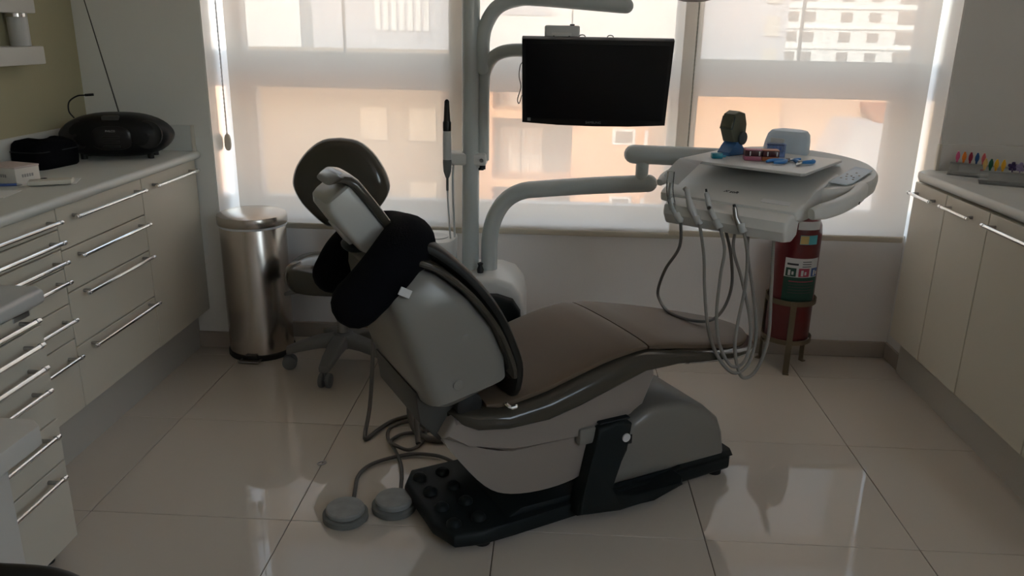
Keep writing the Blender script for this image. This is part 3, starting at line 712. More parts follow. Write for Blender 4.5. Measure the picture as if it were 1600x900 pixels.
for a0, a1, m_ in ((-38, -12, 'label_green'), (-6, 22, 'label_red'), (28, 50, 'label_blue')):
    wrap('pictogram', rr_, a0, a1, .428, .464, m_, .0014).parent = lw
    wrap('pictogram_mark', rr_, a0 + 6, a0 + 12, .432, .456, 'label_white', .0024).parent = lw
    wrap('pictogram_mark', rr_, a0 + 15, a0 + 20, .436, .450, 'label_white', .0024).parent = lw
wrap('print_line', rr_, -36, -8, .476, .484, 'print_dark', .0014).parent = lw
for z_ in (.470, .480, .490): wrap('print_line', rr_, 2, 26, z_, z_ + .003, 'print_dark', .0014).parent = lw
for k, z_ in enumerate((.405, .392, .380, .368, .356)): wrap('print_line', rr_, -28, 40, z_, z_ + .004, 'label_red' if k == 0 else 'wedge_grey', .0014).parent = lg_
wrap('white_edge', rr_, -44, 50, .310, .318, 'label_white')
t = thing('extinguisher_stand', 'bronze flat bar stand holding the fire extinguisher', 'stand', (2.362, 1.328, 0))
def ringbar(z0, z1, r0, r1):
    bm = BM(); n = 40; rings = []
    for i in range(n + 1):
        a = 2 * math.pi * i / n; c, s_ = math.cos(a), math.sin(a)
        rings.append([Vector((r0 * c, r0 * s_, z0)), Vector((r1 * c, r1 * s_, z0)), Vector((r1 * c, r1 * s_, z1)), Vector((r0 * c, r0 * s_, z1))])
    loft(bm, rings[:-1] + [rings[0]], cap=False); return bm
obj('ring', ringbar(.300, .322, .099, .103), 'bronze', t); obj('ring', ringbar(.128, .148, .099, .103), 'bronze', t)
obj('support_bar', box(BM(), -.099, .099, -.01, .01, .108, .116), 'bronze', t)
for a in (262, 28, 142):
    dx, dy = math.cos(R(a)), math.sin(R(a)); mx = Matrix.Rotation(R(a), 4, 'Z')
    bm = BM(); box(bm, .103, .107, -.012, .012, .003, .322, mx=mx); box(bm, .103, .122, -.012, .012, 0, .004, mx=mx); obj('leg', bm, 'bronze', t)
# ------------------------------------------------------------------ dental chair (local X towards the feet, Y away from the camera)
CO, CA = (1.45, .29, 0), R(30)
ch = thing('dental_chair', 'dental patient chair with dark olive upholstery and white shell', 'dental chair', CO, CA)
# floor base with foot plate
bm = BM(); prism(bm, [(-.545, -.10), (-.515, -.185), (-.44, -.205), (-.34, -.195), (-.10, -.185), (.46, -.175), (.485, -.15), (.485, .15), (.46, .175), (-.34, .19), (-.50, .20), (-.545, .13)], .018, .062, 'Z', bev=.014, seg=3); base = obj('base', bm, 'slate', ch, 'dark slate floor base with studded foot plate')
for i in range(2):
    for j in range(4):
        bm = BM(); lathe(bm, [(.022, .060), (.021, .069), (.014, .077), (.002, .080)], 20, loc=(-.495 + i * .075, -.135 + j * .09, 0)); obj('stud', bm, 'slate', base)
bm = BM(); prism(bm, [(-.36, .055), (-.30, .085), (-.06, .085), (.0, .066), (.20, .066), (.26, .088), (.47, .088), (.485, .06)], -.172, .172, 'Y', bev=.012, seg=2); obj('base_cover', bm, 'slate', ch)
for (x, y) in ((-.42, -.16), (-.42, .16), (.09, -.16), (.09, .15), (.43, -.14), (.43, .14)):
    bm = BM(); cyl(bm, (x, y, 0), (x, y, .022), .024, seg=16); obj('foot', bm, 'black_rubber', ch)
# motor housing
def smooth_poly(pts, n=4): return [(v.x, v.z) for v in crom([(a, 0, b) for a, b in pts + pts[:1]], n)][:-1]
hp_ = [(-.022, .066), (-.005, .12), (.038, .24), (.072, .277), (.14, .306), (.25, .302), (.35, .262), (.408, .212), (.432, .16), (.45, .066)]
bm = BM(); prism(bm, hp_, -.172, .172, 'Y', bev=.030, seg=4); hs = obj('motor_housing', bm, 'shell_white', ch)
obj('switch', box(BM(), .042, .066, -.1745, -.170, .205, .235, .002), 'black_plastic', hs)
# slate lift arm on the near side
arm = [(-.150, .045), (-.132, .12), (-.112, .22), (-.092, .312), (-.03, .322), (.024, .305), (.012, .22), (-.038, .145), (-.048, .105), (-.03, .075), (.04, .054), (.12, .053), (.225, .078), (.232, .05), (.12, .028), (.0, .022)]
bm = BM(); prism(bm, arm, -.232, -.165, 'Y', bev=.012, seg=3); la = obj('lift_arm', bm, 'slate', ch)
bm = BM(); prism(bm, [(-.085, -.222), (.018, -.222), (.018, -.172), (-.085, -.172)], .318, .326, 'Z', bev=.004); obj('cap', bm, 'slate', la)
for x in (-.06, -.005):
    bm = BM(); cyl(bm, (x, -.197, .325), (x, -.197, .330), .008, seg=14); obj('screw', bm, 'nickel', la)
bm = BM(); cyl(bm, (.0, -.231, .268), (.0, -.236, .268), .013, seg=20); obj('button', bm, 'label_white', la)
obj('hinge_block', box(BM(), -.145, -.09, -.215, -.15, .262, .315, .008), 'shell_white', ch)
# under-seat body in two shells
low = [(-.55, .372), (-.515, .31), (-.425, .195), (-.345, .150), (-.226, .136), (-.12, .152), (-.07, .20), (-.05, .30), (-.15, .288), (-.35, .285), (-.48, .335)]
up_ = [(-.553, .374), (-.48, .338), (-.35, .288), (-.15, .291), (-.05, .303), (.03, .325), (.075, .345), (.11, .43), (.10, .470), (.05, .455), (-.063, .418), (-.166, .388), (-.266, .366), (-.40, .370), (-.48, .39), (-.52, .425)]
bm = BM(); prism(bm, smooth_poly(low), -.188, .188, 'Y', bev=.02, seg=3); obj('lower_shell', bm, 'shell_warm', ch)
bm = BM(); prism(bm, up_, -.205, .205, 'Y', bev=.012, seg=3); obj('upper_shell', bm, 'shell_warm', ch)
# seat and leg rest
def slab(stations, n, m, name, parent, label=None, crown=0.0, seg=36):
    rings = []
    for X, zt, zb, hw in stations:
        rings.append([Vector((X, y * hw, (zt + zb) / 2 + z * (zt - zb) / 2 + (crown * (1 - y * y) if z > 0 else 0))) for y, z in sup(n, seg)])
    bm = BM(); loft(bm, rings); return obj(name, bm, m, parent, label)
ST = [(-.525, .432, .41, .17), (-.505, .445, .392, .205), (-.46, .445, .372, .232), (-.38, .435, .364, .243), (-.26, .457, .362, .247), (-.165, .485, .382, .248), (-.06, .513, .414, .248), (.05, .528, .452, .247), (.16, .512, .455, .243), (.28, .488, .443, .235), (.40, .463, .430, .215), (.48, .447, .420, .185), (.55, .436, .414, .135), (.59, .430, .414, .08), (.605, .426, .416, .03)]
cush = slab(ST, 3.6, 'vinyl', 'seat_cushion', ch, 'glossy dark olive seat and leg rest')
def interp(X):
    for a, b in zip(ST, ST[1:]):
        if a[0] <= X <= b[0]:
            k = (X - a[0]) / (b[0] - a[0]); return [a[i] + (b[i] - a[i]) * k for i in range(4)]
    return list(ST[-1])
def cover(xa, xb, nst, name, label, m):
    st = []
    for i in range(nst + 1):
        X = xa + (xb - xa) * i / nst; _, zt, zb, hw = interp(X)
        e = .6 if i in (0, nst) else 1
        st.append((X, zt + .016 * e, zt - .012 * e, max(hw - .032, .02)))
    return slab(st, 4, m, name, ch, label, crown=.006)
cover(-.43, .068, 14, 'seat_cover', 'matte brown seat cover', 'vinyl_matte')
cover(.074, .592, 16, 'leg_cover', 'matte brown leg rest cover', 'vinyl_matte')
bm = BM(); tube(bm, [(-.382, -.222, .446), (-.374, -.232, .440), (-.36, -.236, .442)], .006, seg=8, ends='round'); obj('clip', bm, 'chrome', cush)
# clear plastic foot protector
bm = BM(); rings = []
for X in (.20, .30, .40, .50, .56):
    _, zt, zb, hw = interp(X); rings.append([Vector((X, y * (hw + .004), (zt + zb) / 2 - .008 + z * ((zt - zb) / 2 + .004))) for y, z in [(math.cos(R(a)), math.sin(R(a))) for a in range(180, 361, 12)]])
loft(bm, rings, cap=False, closed=False)
obj('foot_protector', bm, 'clear_plastic', cush)
# back rest
LV = [((-.405, .508), (-.560, .462), .215), ((-.372, .528), (-.600, .478), .236), ((-.378, .580), (-.622, .540), .240), ((-.418, .670), (-.645, .615), .241), ((-.484, .755), (-.668, .685), .238), ((-.562, .818), (-.688, .745), .226), ((-.615, .842), (-.698, .788), .20), ((-.645, .846), (-.696, .815), .16)]
rings = []
for f, r, hw in LV:
    f, r = Vector((f[0], 0, f[1])), Vector((r[0], 0, r[1])); c = (f + r) / 2; h = (f - r) / 2
    rings.append([c + h * d + Vector((0, y * hw, 0)) for y, d in sup(7, 48)])
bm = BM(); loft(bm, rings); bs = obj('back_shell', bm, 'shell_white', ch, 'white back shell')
for (x, z) in ((-.505, .655), (-.525, .535)):
    bm = BM(); lathe(bm, [(.013, 0), (.013, .003), (.009, .0045), (.001, .0045)], 18, mx=Matrix.Translation((x, -.2385, z)) @ Matrix.Rotation(R(90), 4, 'X')); obj('screw_cap', bm, 'shell_white', bs)
def strip(pts, off0, off1, hw, n, name, m, label=None, taper=None):
    P = crom([(a, 0, b) for a, b in pts], 4); rings = []
    for i, p in enumerate(P):
        tg = (P[min(i + 1, len(P) - 1)] - P[max(i - 1, 0)]).normalized(); nr = Vector((tg.z, 0, -tg.x))
        k = i / (len(P) - 1); e = min(1, min(k, 1 - k) * 14 + .25) if taper is None else taper(k)
        c = p + nr * ((off0 + off1) / 2); h = nr * ((off1 - off0) / 2) * (.4 + .6 * min(e, 1)); w_ = hw * (.86 + .14 * min(e, 1)) * (1 - .18 * max(0, k - .6) / .4)
        rings.append([c + h * d + Vector((0, y * w_, 0)) for y, d in sup(n, 36)])
    bm = BM(); loft(bm, rings); return obj(name, bm, m, ch, label)
FP = [(-.378, .515), (-.385, .565), (-.428, .664), (-.497, .757), (-.575, .824), (-.640, .848)]
strip(FP, -.004, .024, .250, 3.4, 'back_cushion', 'vinyl', 'glossy olive back cushion rim')
strip([(-.385, .455), (-.372, .515), (-.383, .570), (-.428, .668), (-.497, .762), (-.575, .832), (-.625, .852)], .010, .060, .214, 3, 'back_cover', 'vinyl_dark', 'loose dark back cover')
bm = BM(); prism(bm, [(-.612, .50), (-.600, .412), (-.545, .345), (-.482, .405), (-.50, .465), (-.53, .50)], -.165, .165, 'Y', bev=.008); obj('hinge_cover', bm, 'wedge_grey', ch)
bm = BM(); cyl(bm, (-.475, -.200, .452), (-.475, .200, .452), .036, seg=24, bev=.006); obj('hinge_pivot', bm, 'black_rubber', ch)
# head rest
HM = Matrix.Translation((-.682, 0, .948)) @ Matrix.Rotation(R(-36), 4, 'Y')
bm = BM(); rings = []
for z, k, d0, d1 in ((-.096, .84, -.050, .0), (-.090, .95, -.062, .004), (-.06, 1, -.076, .006), (.02, 1, -.080, .006), (.070, .99, -.078, .006), (.086, .95, -.068, .004), (.091, .86, -.056, .0)):
    rings.append([HM @ Vector(((d0 + d1) / 2 + x * (d1 - d0) / 2, y * .084 * k, z)) for x, y in sup(7, 44)])
loft(bm, rings); hd = obj('headrest_shell', bm, 'shell_lit', ch, 'white headrest shell')
bm = BM(); rings = []
for z, k, d0, d1 in ((-.105, .80, .006, .020), (-.098, .94, .002, .028), (-.05, 1, .0, .031), (.03, 1, .0, .031), (.080, .98, -.002, .030), (.100, .95, -.010, .024), (.112, .90, -.026, .012), (.114, .78, -.036, .0)):
    rings.append([HM @ Vector(((d0 + d1) / 2 + x * (d1 - d0) / 2, y * .092 * k, z)) for x, y in sup(3.4, 36)])
loft(bm, rings); obj('headrest_cushion', bm, 'vinyl', ch, 'glossy olive headrest pad')
bm = BM(); box(bm, -.084, -.076, -.03, .03, -.05, .02, .002, mx=HM); obj('latch', bm, 'unit_grey', hd)
bm = BM(); tube(bm, [(-.672, -.03, .90), (-.665, -.03, .85), (-.655, -.03, .80)], .009, seg=10); obj('headrest_stem', bm, 'chrome', ch)
bm = BM(); tube(bm, [(-.672, .03, .90), (-.665, .03, .85), (-.655, .03, .80)], .009, seg=10); obj('headrest_stem', bm, 'chrome', ch)
bm = BM(); ell(bm, (-.705, -.0, .855), .03, .05, .014); obj('headrest_lever', bm, 'slate', ch)

# neck pillow around the head rest
pl = thing('neck_pillow', 'black horseshoe neck pillow hung around the headrest', 'pillow', CO, CA)
PP = [(-.752, -.165, .758), (-.715, -.172, .795), (-.675, -.170, .832), (-.632, -.145, .862), (-.594, -.085, .868), (-.580, 0, .856), (-.594, .085, .848), (-.640, .135, .832), (-.690, .145, .795), (-.728, .140, .745)]
bm = BM(); tube(bm, PP, .062, seg=24, smooth=6, ends='round', rl=lambda k: .060 + .010 * math.sin(math.pi * k) ** 2 - .006 * (k > .7) * (k - .7) / .3); obj('cushion', bm, 'black_fabric', pl)
bm = BM(); box(bm, -.018, .012, -.003, .001, -.008, .012, .001, mx=Matrix.Translation((-.655, -.236, .79)) @ Matrix.Rotation(R(28), 4, 'Y')); obj('care_tag', bm, 'label_white', pl)

# ------------------------------------------------------------------ dental unit: floor body, column and arms
du = thing('dental_unit', 'white dental unit with grey column and curved arms behind the chair', 'dental unit', (1.012, 1.10, 0))
ox, oy = 1.012, 1.10
bm = BM(); prism(bm, [(.735 - ox, .0), (.715 - ox, .10), (.70 - ox, .24), (.73 - ox, .36), (.80 - ox, .43), (1.0 - ox, .45), (1.0 - ox, .0)], -.15, .16, 'Y', bev=.025, seg=3); obj('floor_body', bm, 'unit_white', du)
bm = BM(); prism(bm, [(.0, 0), (.0, .462), (.12, .462), (.175, .445), (.21, .40), (.225, .33), (.225, 0)], -.15, .16, 'Y', bev=.025, seg=3); obj('water_box', bm, 'unit_white', du)
bm = BM(); prism(bm, [(-.01, .408), (.12, .408), (.18, .39), (.21, .345), (.218, .26), (.218, .08), (.165, .08), (.165, .27), (.155, .325), (.125, .35), (-.01, .355)], -.195, -.145, 'Y', bev=.010, seg=3)
obj('hose_guard', bm, 'slate', du)
bm = BM(); lathe(bm, [(.012, .46), (.014, .475), (.008, .49), (.012, .50), (.002, .505)], 18, loc=(.045, -.06, 0)); obj('knob', bm, 'black_plastic', du)
# spittoon
bm = BM(); rings = []
for z, k, sx in ((.40, .78, 0), (.50, .90, -.005), (.565, 1.0, -.01), (.58, 1.0, -.01), (.588, .96, -.01)):
    rings.append([Vector((-.13 + sx + x * .085 * k, y * .11 * k, z)) for x, y in sup(2.8, 32)])
loft(bm, rings); sp = obj('spittoon', bm, 'unit_white', du)
bm = BM(); lathe(bm, [(.05, .588), (.052, .591), (.046, .591), (.03, .589), (.004, .5885)], 28, loc=(-.14, 0, 0)); obj('bowl_ring', bm, 'unit_grey', sp)
# column
bm = BM(); cyl(bm, (0, 0, .40), (0, 0, 2.25), .0335, seg=32); obj('column', bm, 'paint_grey', du)
bm = BM(); tube(bm, [(.075, 0, .38), (.075, 0, .52), (.078, 0, .60), (.098, -.005, .68), (.14, -.01, .745), (.20, -.015, .782), (.28, -.025, .796), (.48, -.055, .820), (.678, -.08, .838)], .0325, seg=24, ends='round'); da = obj('delivery_arm', bm, 'paint_grey', du)
bm = BM(); cyl(bm, (.650, -.08, .85), (.650, -.08, .93), .024); obj('joint', bm, 'paint_grey', da)
bm = BM(); tube(bm, [(.615, -.075, .945), (.80, -.10, .945), (.98, -.125, .945)], .035, seg=24, smooth=2, ends='round'); obj('swing_arm', bm, 'paint_grey', da)
bm = BM(); tube(bm, [(.047, .01, .895), (.047, .01, 1.17), (.056, .005, 1.235), (.085, -.01, 1.28), (.135, -.04, 1.303), (.21, -.09, 1.308), (.30, -.16, 1.302), (.385, -.19, 1.27)], .0235, seg=20); obj('monitor_arm', bm, 'paint_grey', du)
bm = BM(); tube(bm, [(.045, -.005, 1.24), (.045, -.008, 1.34), (.06, -.012, 1.40), (.10, -.02, 1.455), (.17, -.035, 1.482), (.26, -.05, 1.484), (.556, -.08, 1.464)], .0265, seg=20, ends='round'); lm = obj('light_arm', bm, 'paint_grey', du)
bm = BM(); tube(bm, [(.525, -.078, 1.47), (.525, -.078, 1.66), (.56, -.12, 1.72), (.70, -.28, 1.72), (.745, -.295, 1.66), (.745, -.295, 1.60)], .014, seg=14); obj('light_link', bm, 'paint_grey', lm)
bm = BM(); rings = []
for z, k in ((1.475, .55), (1.480, .85), (1.497, 1), (1.54, .95), (1.57, .7), (1.59, .35)):
    rings.append([Vector((.758 + x * .062 * k, -.30 + y * .11 * k, z)) for x, y in sup(2.6, 28)])
loft(bm, rings); obj('light_head', bm, 'wedge_grey', lm)
# clamp for the camera wand
bm = BM(); box(bm, -.082, .062, -.03, .05, .878, .925, .008, 3); cl = obj('clamp', bm, 'unit_white', du)
bm = BM(); cyl(bm, (.045, -.03, .900), (.045, -.036, .900), .008, seg=14); obj('clamp_screw', bm, 'nickel', cl)
bm = BM(); cyl(bm, (.046, .0, .862), (.046, 0, .880), .012, seg=14); box(bm, .028, .052, -.012, .012, .858, .868, .003); obj('clamp_knob', bm, 'black_plastic', cl)
bm = BM(); tube(bm, [(-.068, 0, .878), (-.070, 0, .80), (-.066, 0, .66), (-.060, 0, .52), (-.05, .02, .44)], .0045, seg=8); obj('cable', bm, 'unit_grey', du)
cw = thing('camera_wand', 'black tipped intraoral camera wand clipped beside the column', 'camera', (.925, 1.07, .80))
bm = BM(); lathe(bm, [(.007, .03), (.015, .055), (.017, .09), (.016, .10)], 24); obj('cable_boot', bm, 'caster', cw)
bm = BM(); lathe(bm, [(.016, .10), (.0165, .105), (.0165, .20), (.014, .212)], 24); obj('grip', bm, 'unit_grey', cw)
bm = BM(); lathe(bm, [(.0155, .208), (.016, .215), (.016, .24), (.0135, .245)], 24); obj('focus_ring', bm, 'black_plastic', cw)
bm = BM(); lathe(bm, [(.013, .242), (.011, .28), (.009, .318), (.005, .324), (.001, .325)], 24); obj('tip', bm, 'black_rubber', cw)
bm = BM(); tube(bm, [(0, 0, .035), (.001, .0, -.04), (.006, .0, -.14), (.014, .01, -.27), (.022, .02, -.33)], .0035, seg=8); obj('cable', bm, 'unit_grey', cw)
bm = BM(); cyl(bm, (0, 0, -.02), (0, 0, .034), .005, seg=12); obj('plug', bm, 'caster', cw)

# ------------------------------------------------------------------ monitor
mo = thing('monitor', 'black flat screen monitor on the curved grey arm', 'monitor', (1.461, .755, 1.215))
mo.rotation_euler = (R(21), 0, R(-1))
W2, H2 = .242, .149
MT = Matrix.Identity(4)
bm = BM()
ol = [(-W2, -H2 + .004), (-W2 * .5, -H2 - .002), (0, -H2 - .004), (W2 * .5, -H2 - .002), (W2, -H2 + .004), (W2, H2), (-W2, H2)]
prism(bm, ol, -.012, .018, 'Y', bev=.003); obj('bezel', bm, 'black_plastic', mo)
obj('screen', box(BM(), -W2 + .013, W2 - .013, -.0128, -.010, -H2 + .022, H2 - .013), 'screen', mo)
ell_b = BM(); ell(ell_b, (0, .025, 0), .17, .02, .10, n=3); obj('back_cover', ell_b, 'black_plastic', mo)
text('brand_text', 'SAMSUNG', .0115, Matrix.Translation((0, -.0125, -H2 + .010)) @ Matrix.Rotation(R(90), 4, 'X'), 'print_grey', mo)
obj('sticker', box(BM(), -W2 + .018, -W2 + .029, -.0135, -.012, -H2 + .012, -H2 + .023), 'print_grey', mo)
bm = BM(); tube(bm, [(-W2 + .03, .03, .06), (-W2 - .004, .03, .05), (-W2 - .012, .02, .01), (-W2 - .006, .02, -.03), (-W2 - .018, .02, -.075), (-W2 - .012, .02, -.09), (-W2 - .003, .02, -.06)], .0018, seg=6); obj('cable', bm, 'hose', mo)
for cx_ in (-.05, .04):
    bm = BM(); tube(bm, [(cx_ - .012, .015, H2 - .004), (cx_ - .006, .015, H2 + .005), (cx_ + .006, .015, H2 + .005), (cx_ + .012, .015, H2 - .004)], .0018, seg=6); obj('cable_loop', bm, 'hose_dark', mo)
obj('mount', box(BM(), -.05, .05, .04, .075, -.05, .05, .004), 'black_plastic', mo)
sb = thing('control_box', 'small grey control box behind the top of the monitor', 'box', (1.346, .765, 1.335))
obj('case', box(BM(), -.057, .057, -.02, .03, -.012, .058, .006, 3), 'unit_grey', sb)
obj('face_panel', box(BM(), -.034, .030, -.023, -.019, -.010, .036, .002), 'tray_grey', sb)
for x in (-.027, .023):
    for z in (.008, .024):
        bm = BM(); cyl(bm, (x, -.0225, z), (x, -.0245, z), .0028, seg=10); obj('screw', bm, 'print_dark', sb)
obj('toggle', box(BM(), .024, .040, -.008, .008, .057, .063, .002), 'black_plastic', sb)

# ------------------------------------------------------------------ instrument table
DA = R(-36)
dt = thing('instrument_table', 'white dental instrument table with keypad and handles on the swing arm', 'instrument table', (2.05, .80, 0), DA)
def tz(y): return .935 + .18 * y
OUT = [(-.228, -.05), (-.10, -.08), (.10, -.10), (.24, -.11), (.305, -.075), (.342, -.02), (.358, .05), (.335, .13), (.26, .21), (.12, .262), (-.05, .272), (-.18, .22), (-.25, .10), (-.258, .0)]
P2 = [(v.x, v.y) for v in crom([(a, b, 0) for a, b in OUT + OUT[:1]], 4)][:-1]
def shrink(k, dx=.04, dy=.08): return [(dx + (x - dx) * k, dy + (y - dy) * k) for x, y in P2]
rings = [[Vector((x, y, tz(y) + dz)) for x, y in shrink(k)] for k, dz in ((.80, -.075), (.93, -.066), (.985, -.048), (1.0, -.022), (.995, -.008), (.975, -.001), (.94, .0), (.88, -.004), (.5, -.006), (.05, -.006))]
bm = BM(); loft(bm, rings); body = obj('deck', bm, 'unit_white', dt)
prof = [(-.262, .832), (-.296, .842), (-.300, .868), (-.288, .879), (-.23, .896), (-.16, .914), (.05, .942), (.05, .86), (-.10, .838)]
bm = BM(); prism(bm, prof, -.228, .243, 'X', bev=.012, seg=3); obj('front_fascia', bm, 'unit_white', dt)
obj('sticker', box(BM(), .115, .205, -.001, .001, -.012, .012, mx=Matrix.Translation((0, -.2715, .8848)) @ Matrix.Rotation(R(-73.5), 4, 'X')), 'paper', dt, 'white sticker on the fascia')
obj('under_box', box(BM(), -.16, .20, -.18, .17, .80, .875, .015, 3), 'unit_white', dt)
bm = BM(); cyl(bm, (-.02, .17, .915), (-.02, .17, .83), .03); obj('swivel', bm, 'paint_grey', dt)
bm = BM(); prism(bm, [(-.197, -.228), (.212, -.232), (.222, -.22), (.212, .15), (.20, .158), (-.19, .158), (-.20, .148), (-.205, -.218)], .966, .976, 'Z', bev=.003); obj('tray', bm, 'tray_grey', dt, 'pale grey flat tray')
obj('tray_bracket', box(BM(), -.10, .12, -.05, .10, .935, .967, .01), 'unit_grey', dt)
# console hump
bm = BM(); rings = []
for z, k in ((.945, 1.06), (.97, 1.03), (1.01, .99), (1.035, .92), (1.048, .78), (1.052, .5)):
    rings.append([Vector((-.012 + x * .078 * k, .215 + y * .05 * k + (z - .95) * .25, z)) for x, y in sup(3.2, 32)])
loft(bm, rings); hp = obj('console', bm, 'keypad', dt)
obj('console_panel', box(BM(), -.05, .0, .158, .162, .98, 1.025, .003, mx=Matrix.Translation((0, .006, 0))), 'unit_grey', hp)
# keypad
mk = Matrix.Translation((.285, .03, tz(.03) + .001)) @ Matrix.Rotation(R(-8), 4, 'Z') @ Matrix.Rotation(math.atan(.18), 4, 'X')
bm = BM(); prism(bm, [(-.035, -.085), (.025, -.085), (.036, -.06), (.03, .085), (-.035, .10)], 0, .003, 'Z', bev=.0015, mx=mk); kp = obj('keypad', bm, 'keypad', dt)
for (x, y) in ((-.02, -.03), (0, -.035), (.02, -.03), (-.012, -.01), (.012, -.01), (-.02, .012), (0, .0), (.02, .012), (0, .035)):
    bm = BM(); lathe(bm, [(.0038, .003), (.0034, .0042), (.001, .0044)], 10, mx=mk @ Matrix.Translation((x, y, 0))); obj('key', bm, 'print_grey', kp)
# handles
def flatbar(pts, w_, h_, name):
    P = crom(pts, 6); rings = []
    for i, p in enumerate(P):
        tg = (P[min(i + 1, len(P) - 1)] - P[max(i - 1, 0)]).normalized(); sd = tg.cross(Vector((0, 0, 1))).normalized(); u_ = sd.cross(tg)
        e = min(1, min(i, len(P) - 1 - i) / 3 * .3 + .7)
        rings.append([p + sd * a * w_ * e + u_ * b * h_ * e for a, b in sup(3, 18)])
    bm = BM(); loft(bm, rings); return obj(name, bm, 'unit_white', dt)
flatbar([(.325, .02, .918), (.338, -.05, .906), (.334, -.12, .893), (.312, -.20, .878), (.272, -.272, .864)], .021, .024, 'handle')
flatbar([(-.245, .0, .925), (-.275, -.06, .912), (-.292, -.13, .895), (-.290, -.19, .878)], .015, .017, 'handle')
bm = BM(); cyl(bm, (.352, -.10, .885), (.358, -.10, .885), .005, seg=10); obj('jack', bm, 'black_plastic', dt)
# instrument holder bar
bm = BM(); prism(bm, [(-.365, .815), (-.345, .782), (-.30, .775), (-.262, .79), (-.255, .835), (-.275, .858), (-.325, .862), (-.36, .845)], -.178, .235, 'X', bev=.012, seg=3); hb = obj('instrument_holder', bm, 'unit_white', dt)
obj('holder_bracket', box(BM(), .05, .20, -.28, -.15, .83, .875, .008), 'unit_white', dt)
obj('holder_bracket', box(BM(), -.02, .02, -.28, -.15, .84, .872, .008), 'unit_grey', dt)
text('brand_text', 'X soft', .019, Matrix.Translation((.0, -.245, .8925)) @ Matrix.Rotation(R(16.5), 4, 'X'), 'print_dark', dt, shear=.25, extrude=.0006)
# paper hung on the tray edge and white card on the lip
bm = BM(); v0 = [(-.20, -.225, .9775), (-.115, -.235, .9775), (-.205, -.245, .968), (-.118, -.252, .966), (-.225, -.285, .925), (-.150, -.290, .918), (-.205, -.292, .902), (-.165, -.293, .900)]
vv = [bm.verts.new(p) for p in v0]
for i in range(3): bm.faces.new((vv[2 * i], vv[2 * i + 1], vv[2 * i + 3], vv[2 * i + 2]))
bmesh.ops.solidify(bm, geom=bm.faces[:], thickness=.0008)
pp = obj('paper_towel', bm, 'paper'); pp.location = (2.05, .80, 0); pp.rotation_euler = (0, 0, DA); tag(pp, 'white paper slip hanging over the edge of the instrument tray', 'paper')

# handpieces with their hoses
def handpiece(label, X, top, hose, style, Yb=-.345):
    t = thing('dental_handpiece', label, 'handpiece', (2.05, .80, 0), DA, group='handpieces in the holder of the instrument table')
    X += .026; bt = Vector((X, Yb - .012, .800)); tp = Vector(top) + Vector((.026, 0, 0));
    rl = {'drill': lambda k: .0085 + .004 * math.sin(min(1, k * 1.2) * math.pi) ** 2, 'syringe': lambda k: .010 - .002 * k, 'thin': lambda k: .010 - .0055 * k, 'scaler': lambda k: .011 - .004 * k}[style]
    bend = (bt + tp) / 2 + Vector((-.006, -.004, .0))
    bm = BM(); tube(bm, [bt, bend, tp], .01, seg=16, rl=rl, ends='round'); b_ = obj('grip', bm, 'unit_grey' if style != 'scaler' else 'nickel', t)
    if style == 'drill':
        bm = BM(); cyl(bm, tp + Vector((-.010, 0, .006)), tp + Vector((.004, 0, -.006)), .0075, seg=16, bev=.0015); obj('head', bm, 'nickel', t)
    elif style == 'syringe':
        bm = BM(); cyl(bm, tp, tp + Vector((-.004, 0, .016)), .004, .003, seg=12); obj('nozzle', bm, 'black_plastic', t)
        bm = BM(); cyl(bm, bend + Vector((0, -.008, .01)), bend + Vector((0, -.014, .01)), .006, seg=12); obj('trigger', bm, 'nickel', t)
    elif style == 'thin':
        bm = BM(); tube(bm, [tp, tp + Vector((-.003, -.002, .03)), tp + Vector((-.002, 0, .055))], .0045, seg=10); obj('nozzle', bm, 'nickel', t)
        bm = BM(); tube(bm, [bend, tp + Vector((-.002, -.001, .03)), tp + Vector((-.004, .002, .09))], .012, seg=14); obj('plastic_sleeve', bm, 'clear_plastic', t)
    else:
        bm = BM(); cyl(bm, tp, tp + Vector((-.004, 0, .012)), .0055, .0045, seg=12); obj('nozzle', bm, 'black_plastic', t)
    bm = BM(); lathe(bm, [(.013, -.004), (.0145, .0), (.0145, .022), (.012, .026)], 18, mx=align(bt, tp)); obj('coupling', bm, 'unit_grey', t)
    bm = BM(); box(bm, X - .020, X + .016, Yb - .002, Yb + .026, .788, .838, .006, 2); obj('cradle', bm, 'unit_white', t)
    bm = BM(); tube(bm, [bt + Vector((.001, .0, .004))] + [Vector(p) for p in hose], .0052, seg=10, smooth=8); obj('hose', bm, 'hose_dark' if style == 'thin' else 'hose', t)
handpiece('leftmost handpiece in the holder, wrapped in a clear plastic sleeve', -.140, (-.182, -.36, .862), [(-.110, -.355, .712), (-.162, -.34, .622), (-.200, -.31, .535), (-.185, -.32, .500), (-.109, -.395, .496), (-.026, -.415, .494), (.032, -.377, .496), (.040, -.30, .52), (.050, -.28, .60), (.03, -.27, .70), (.0, -.27, .785)], 'thin')
handpiece('second handpiece from the left in the holder, slim and grey', -.074, (-.122, -.365, .902), [(-.001, -.40, .709), (.037, -.455, .625), (.094, -.53, .533), (.155, -.58, .470), (.191, -.53, .408), (.213, -.475, .433), (.209, -.435, .515), (.152, -.36, .627), (.099, -.30, .718), (.085, -.275, .785)], 'drill')
handpiece('third handpiece from the left in the holder, curved grey syringe', -.005, (-.053, -.365, .898), [(.061, -.39, .739), (.074, -.43, .668), (.109, -.51, .572), (.159, -.58, .505), (.187, -.54, .432), (.206, -.485, .445), (.191, -.44, .531), (.117, -.36, .64), (.047, -.29, .717), (.04, -.27, .785)], 'syringe')
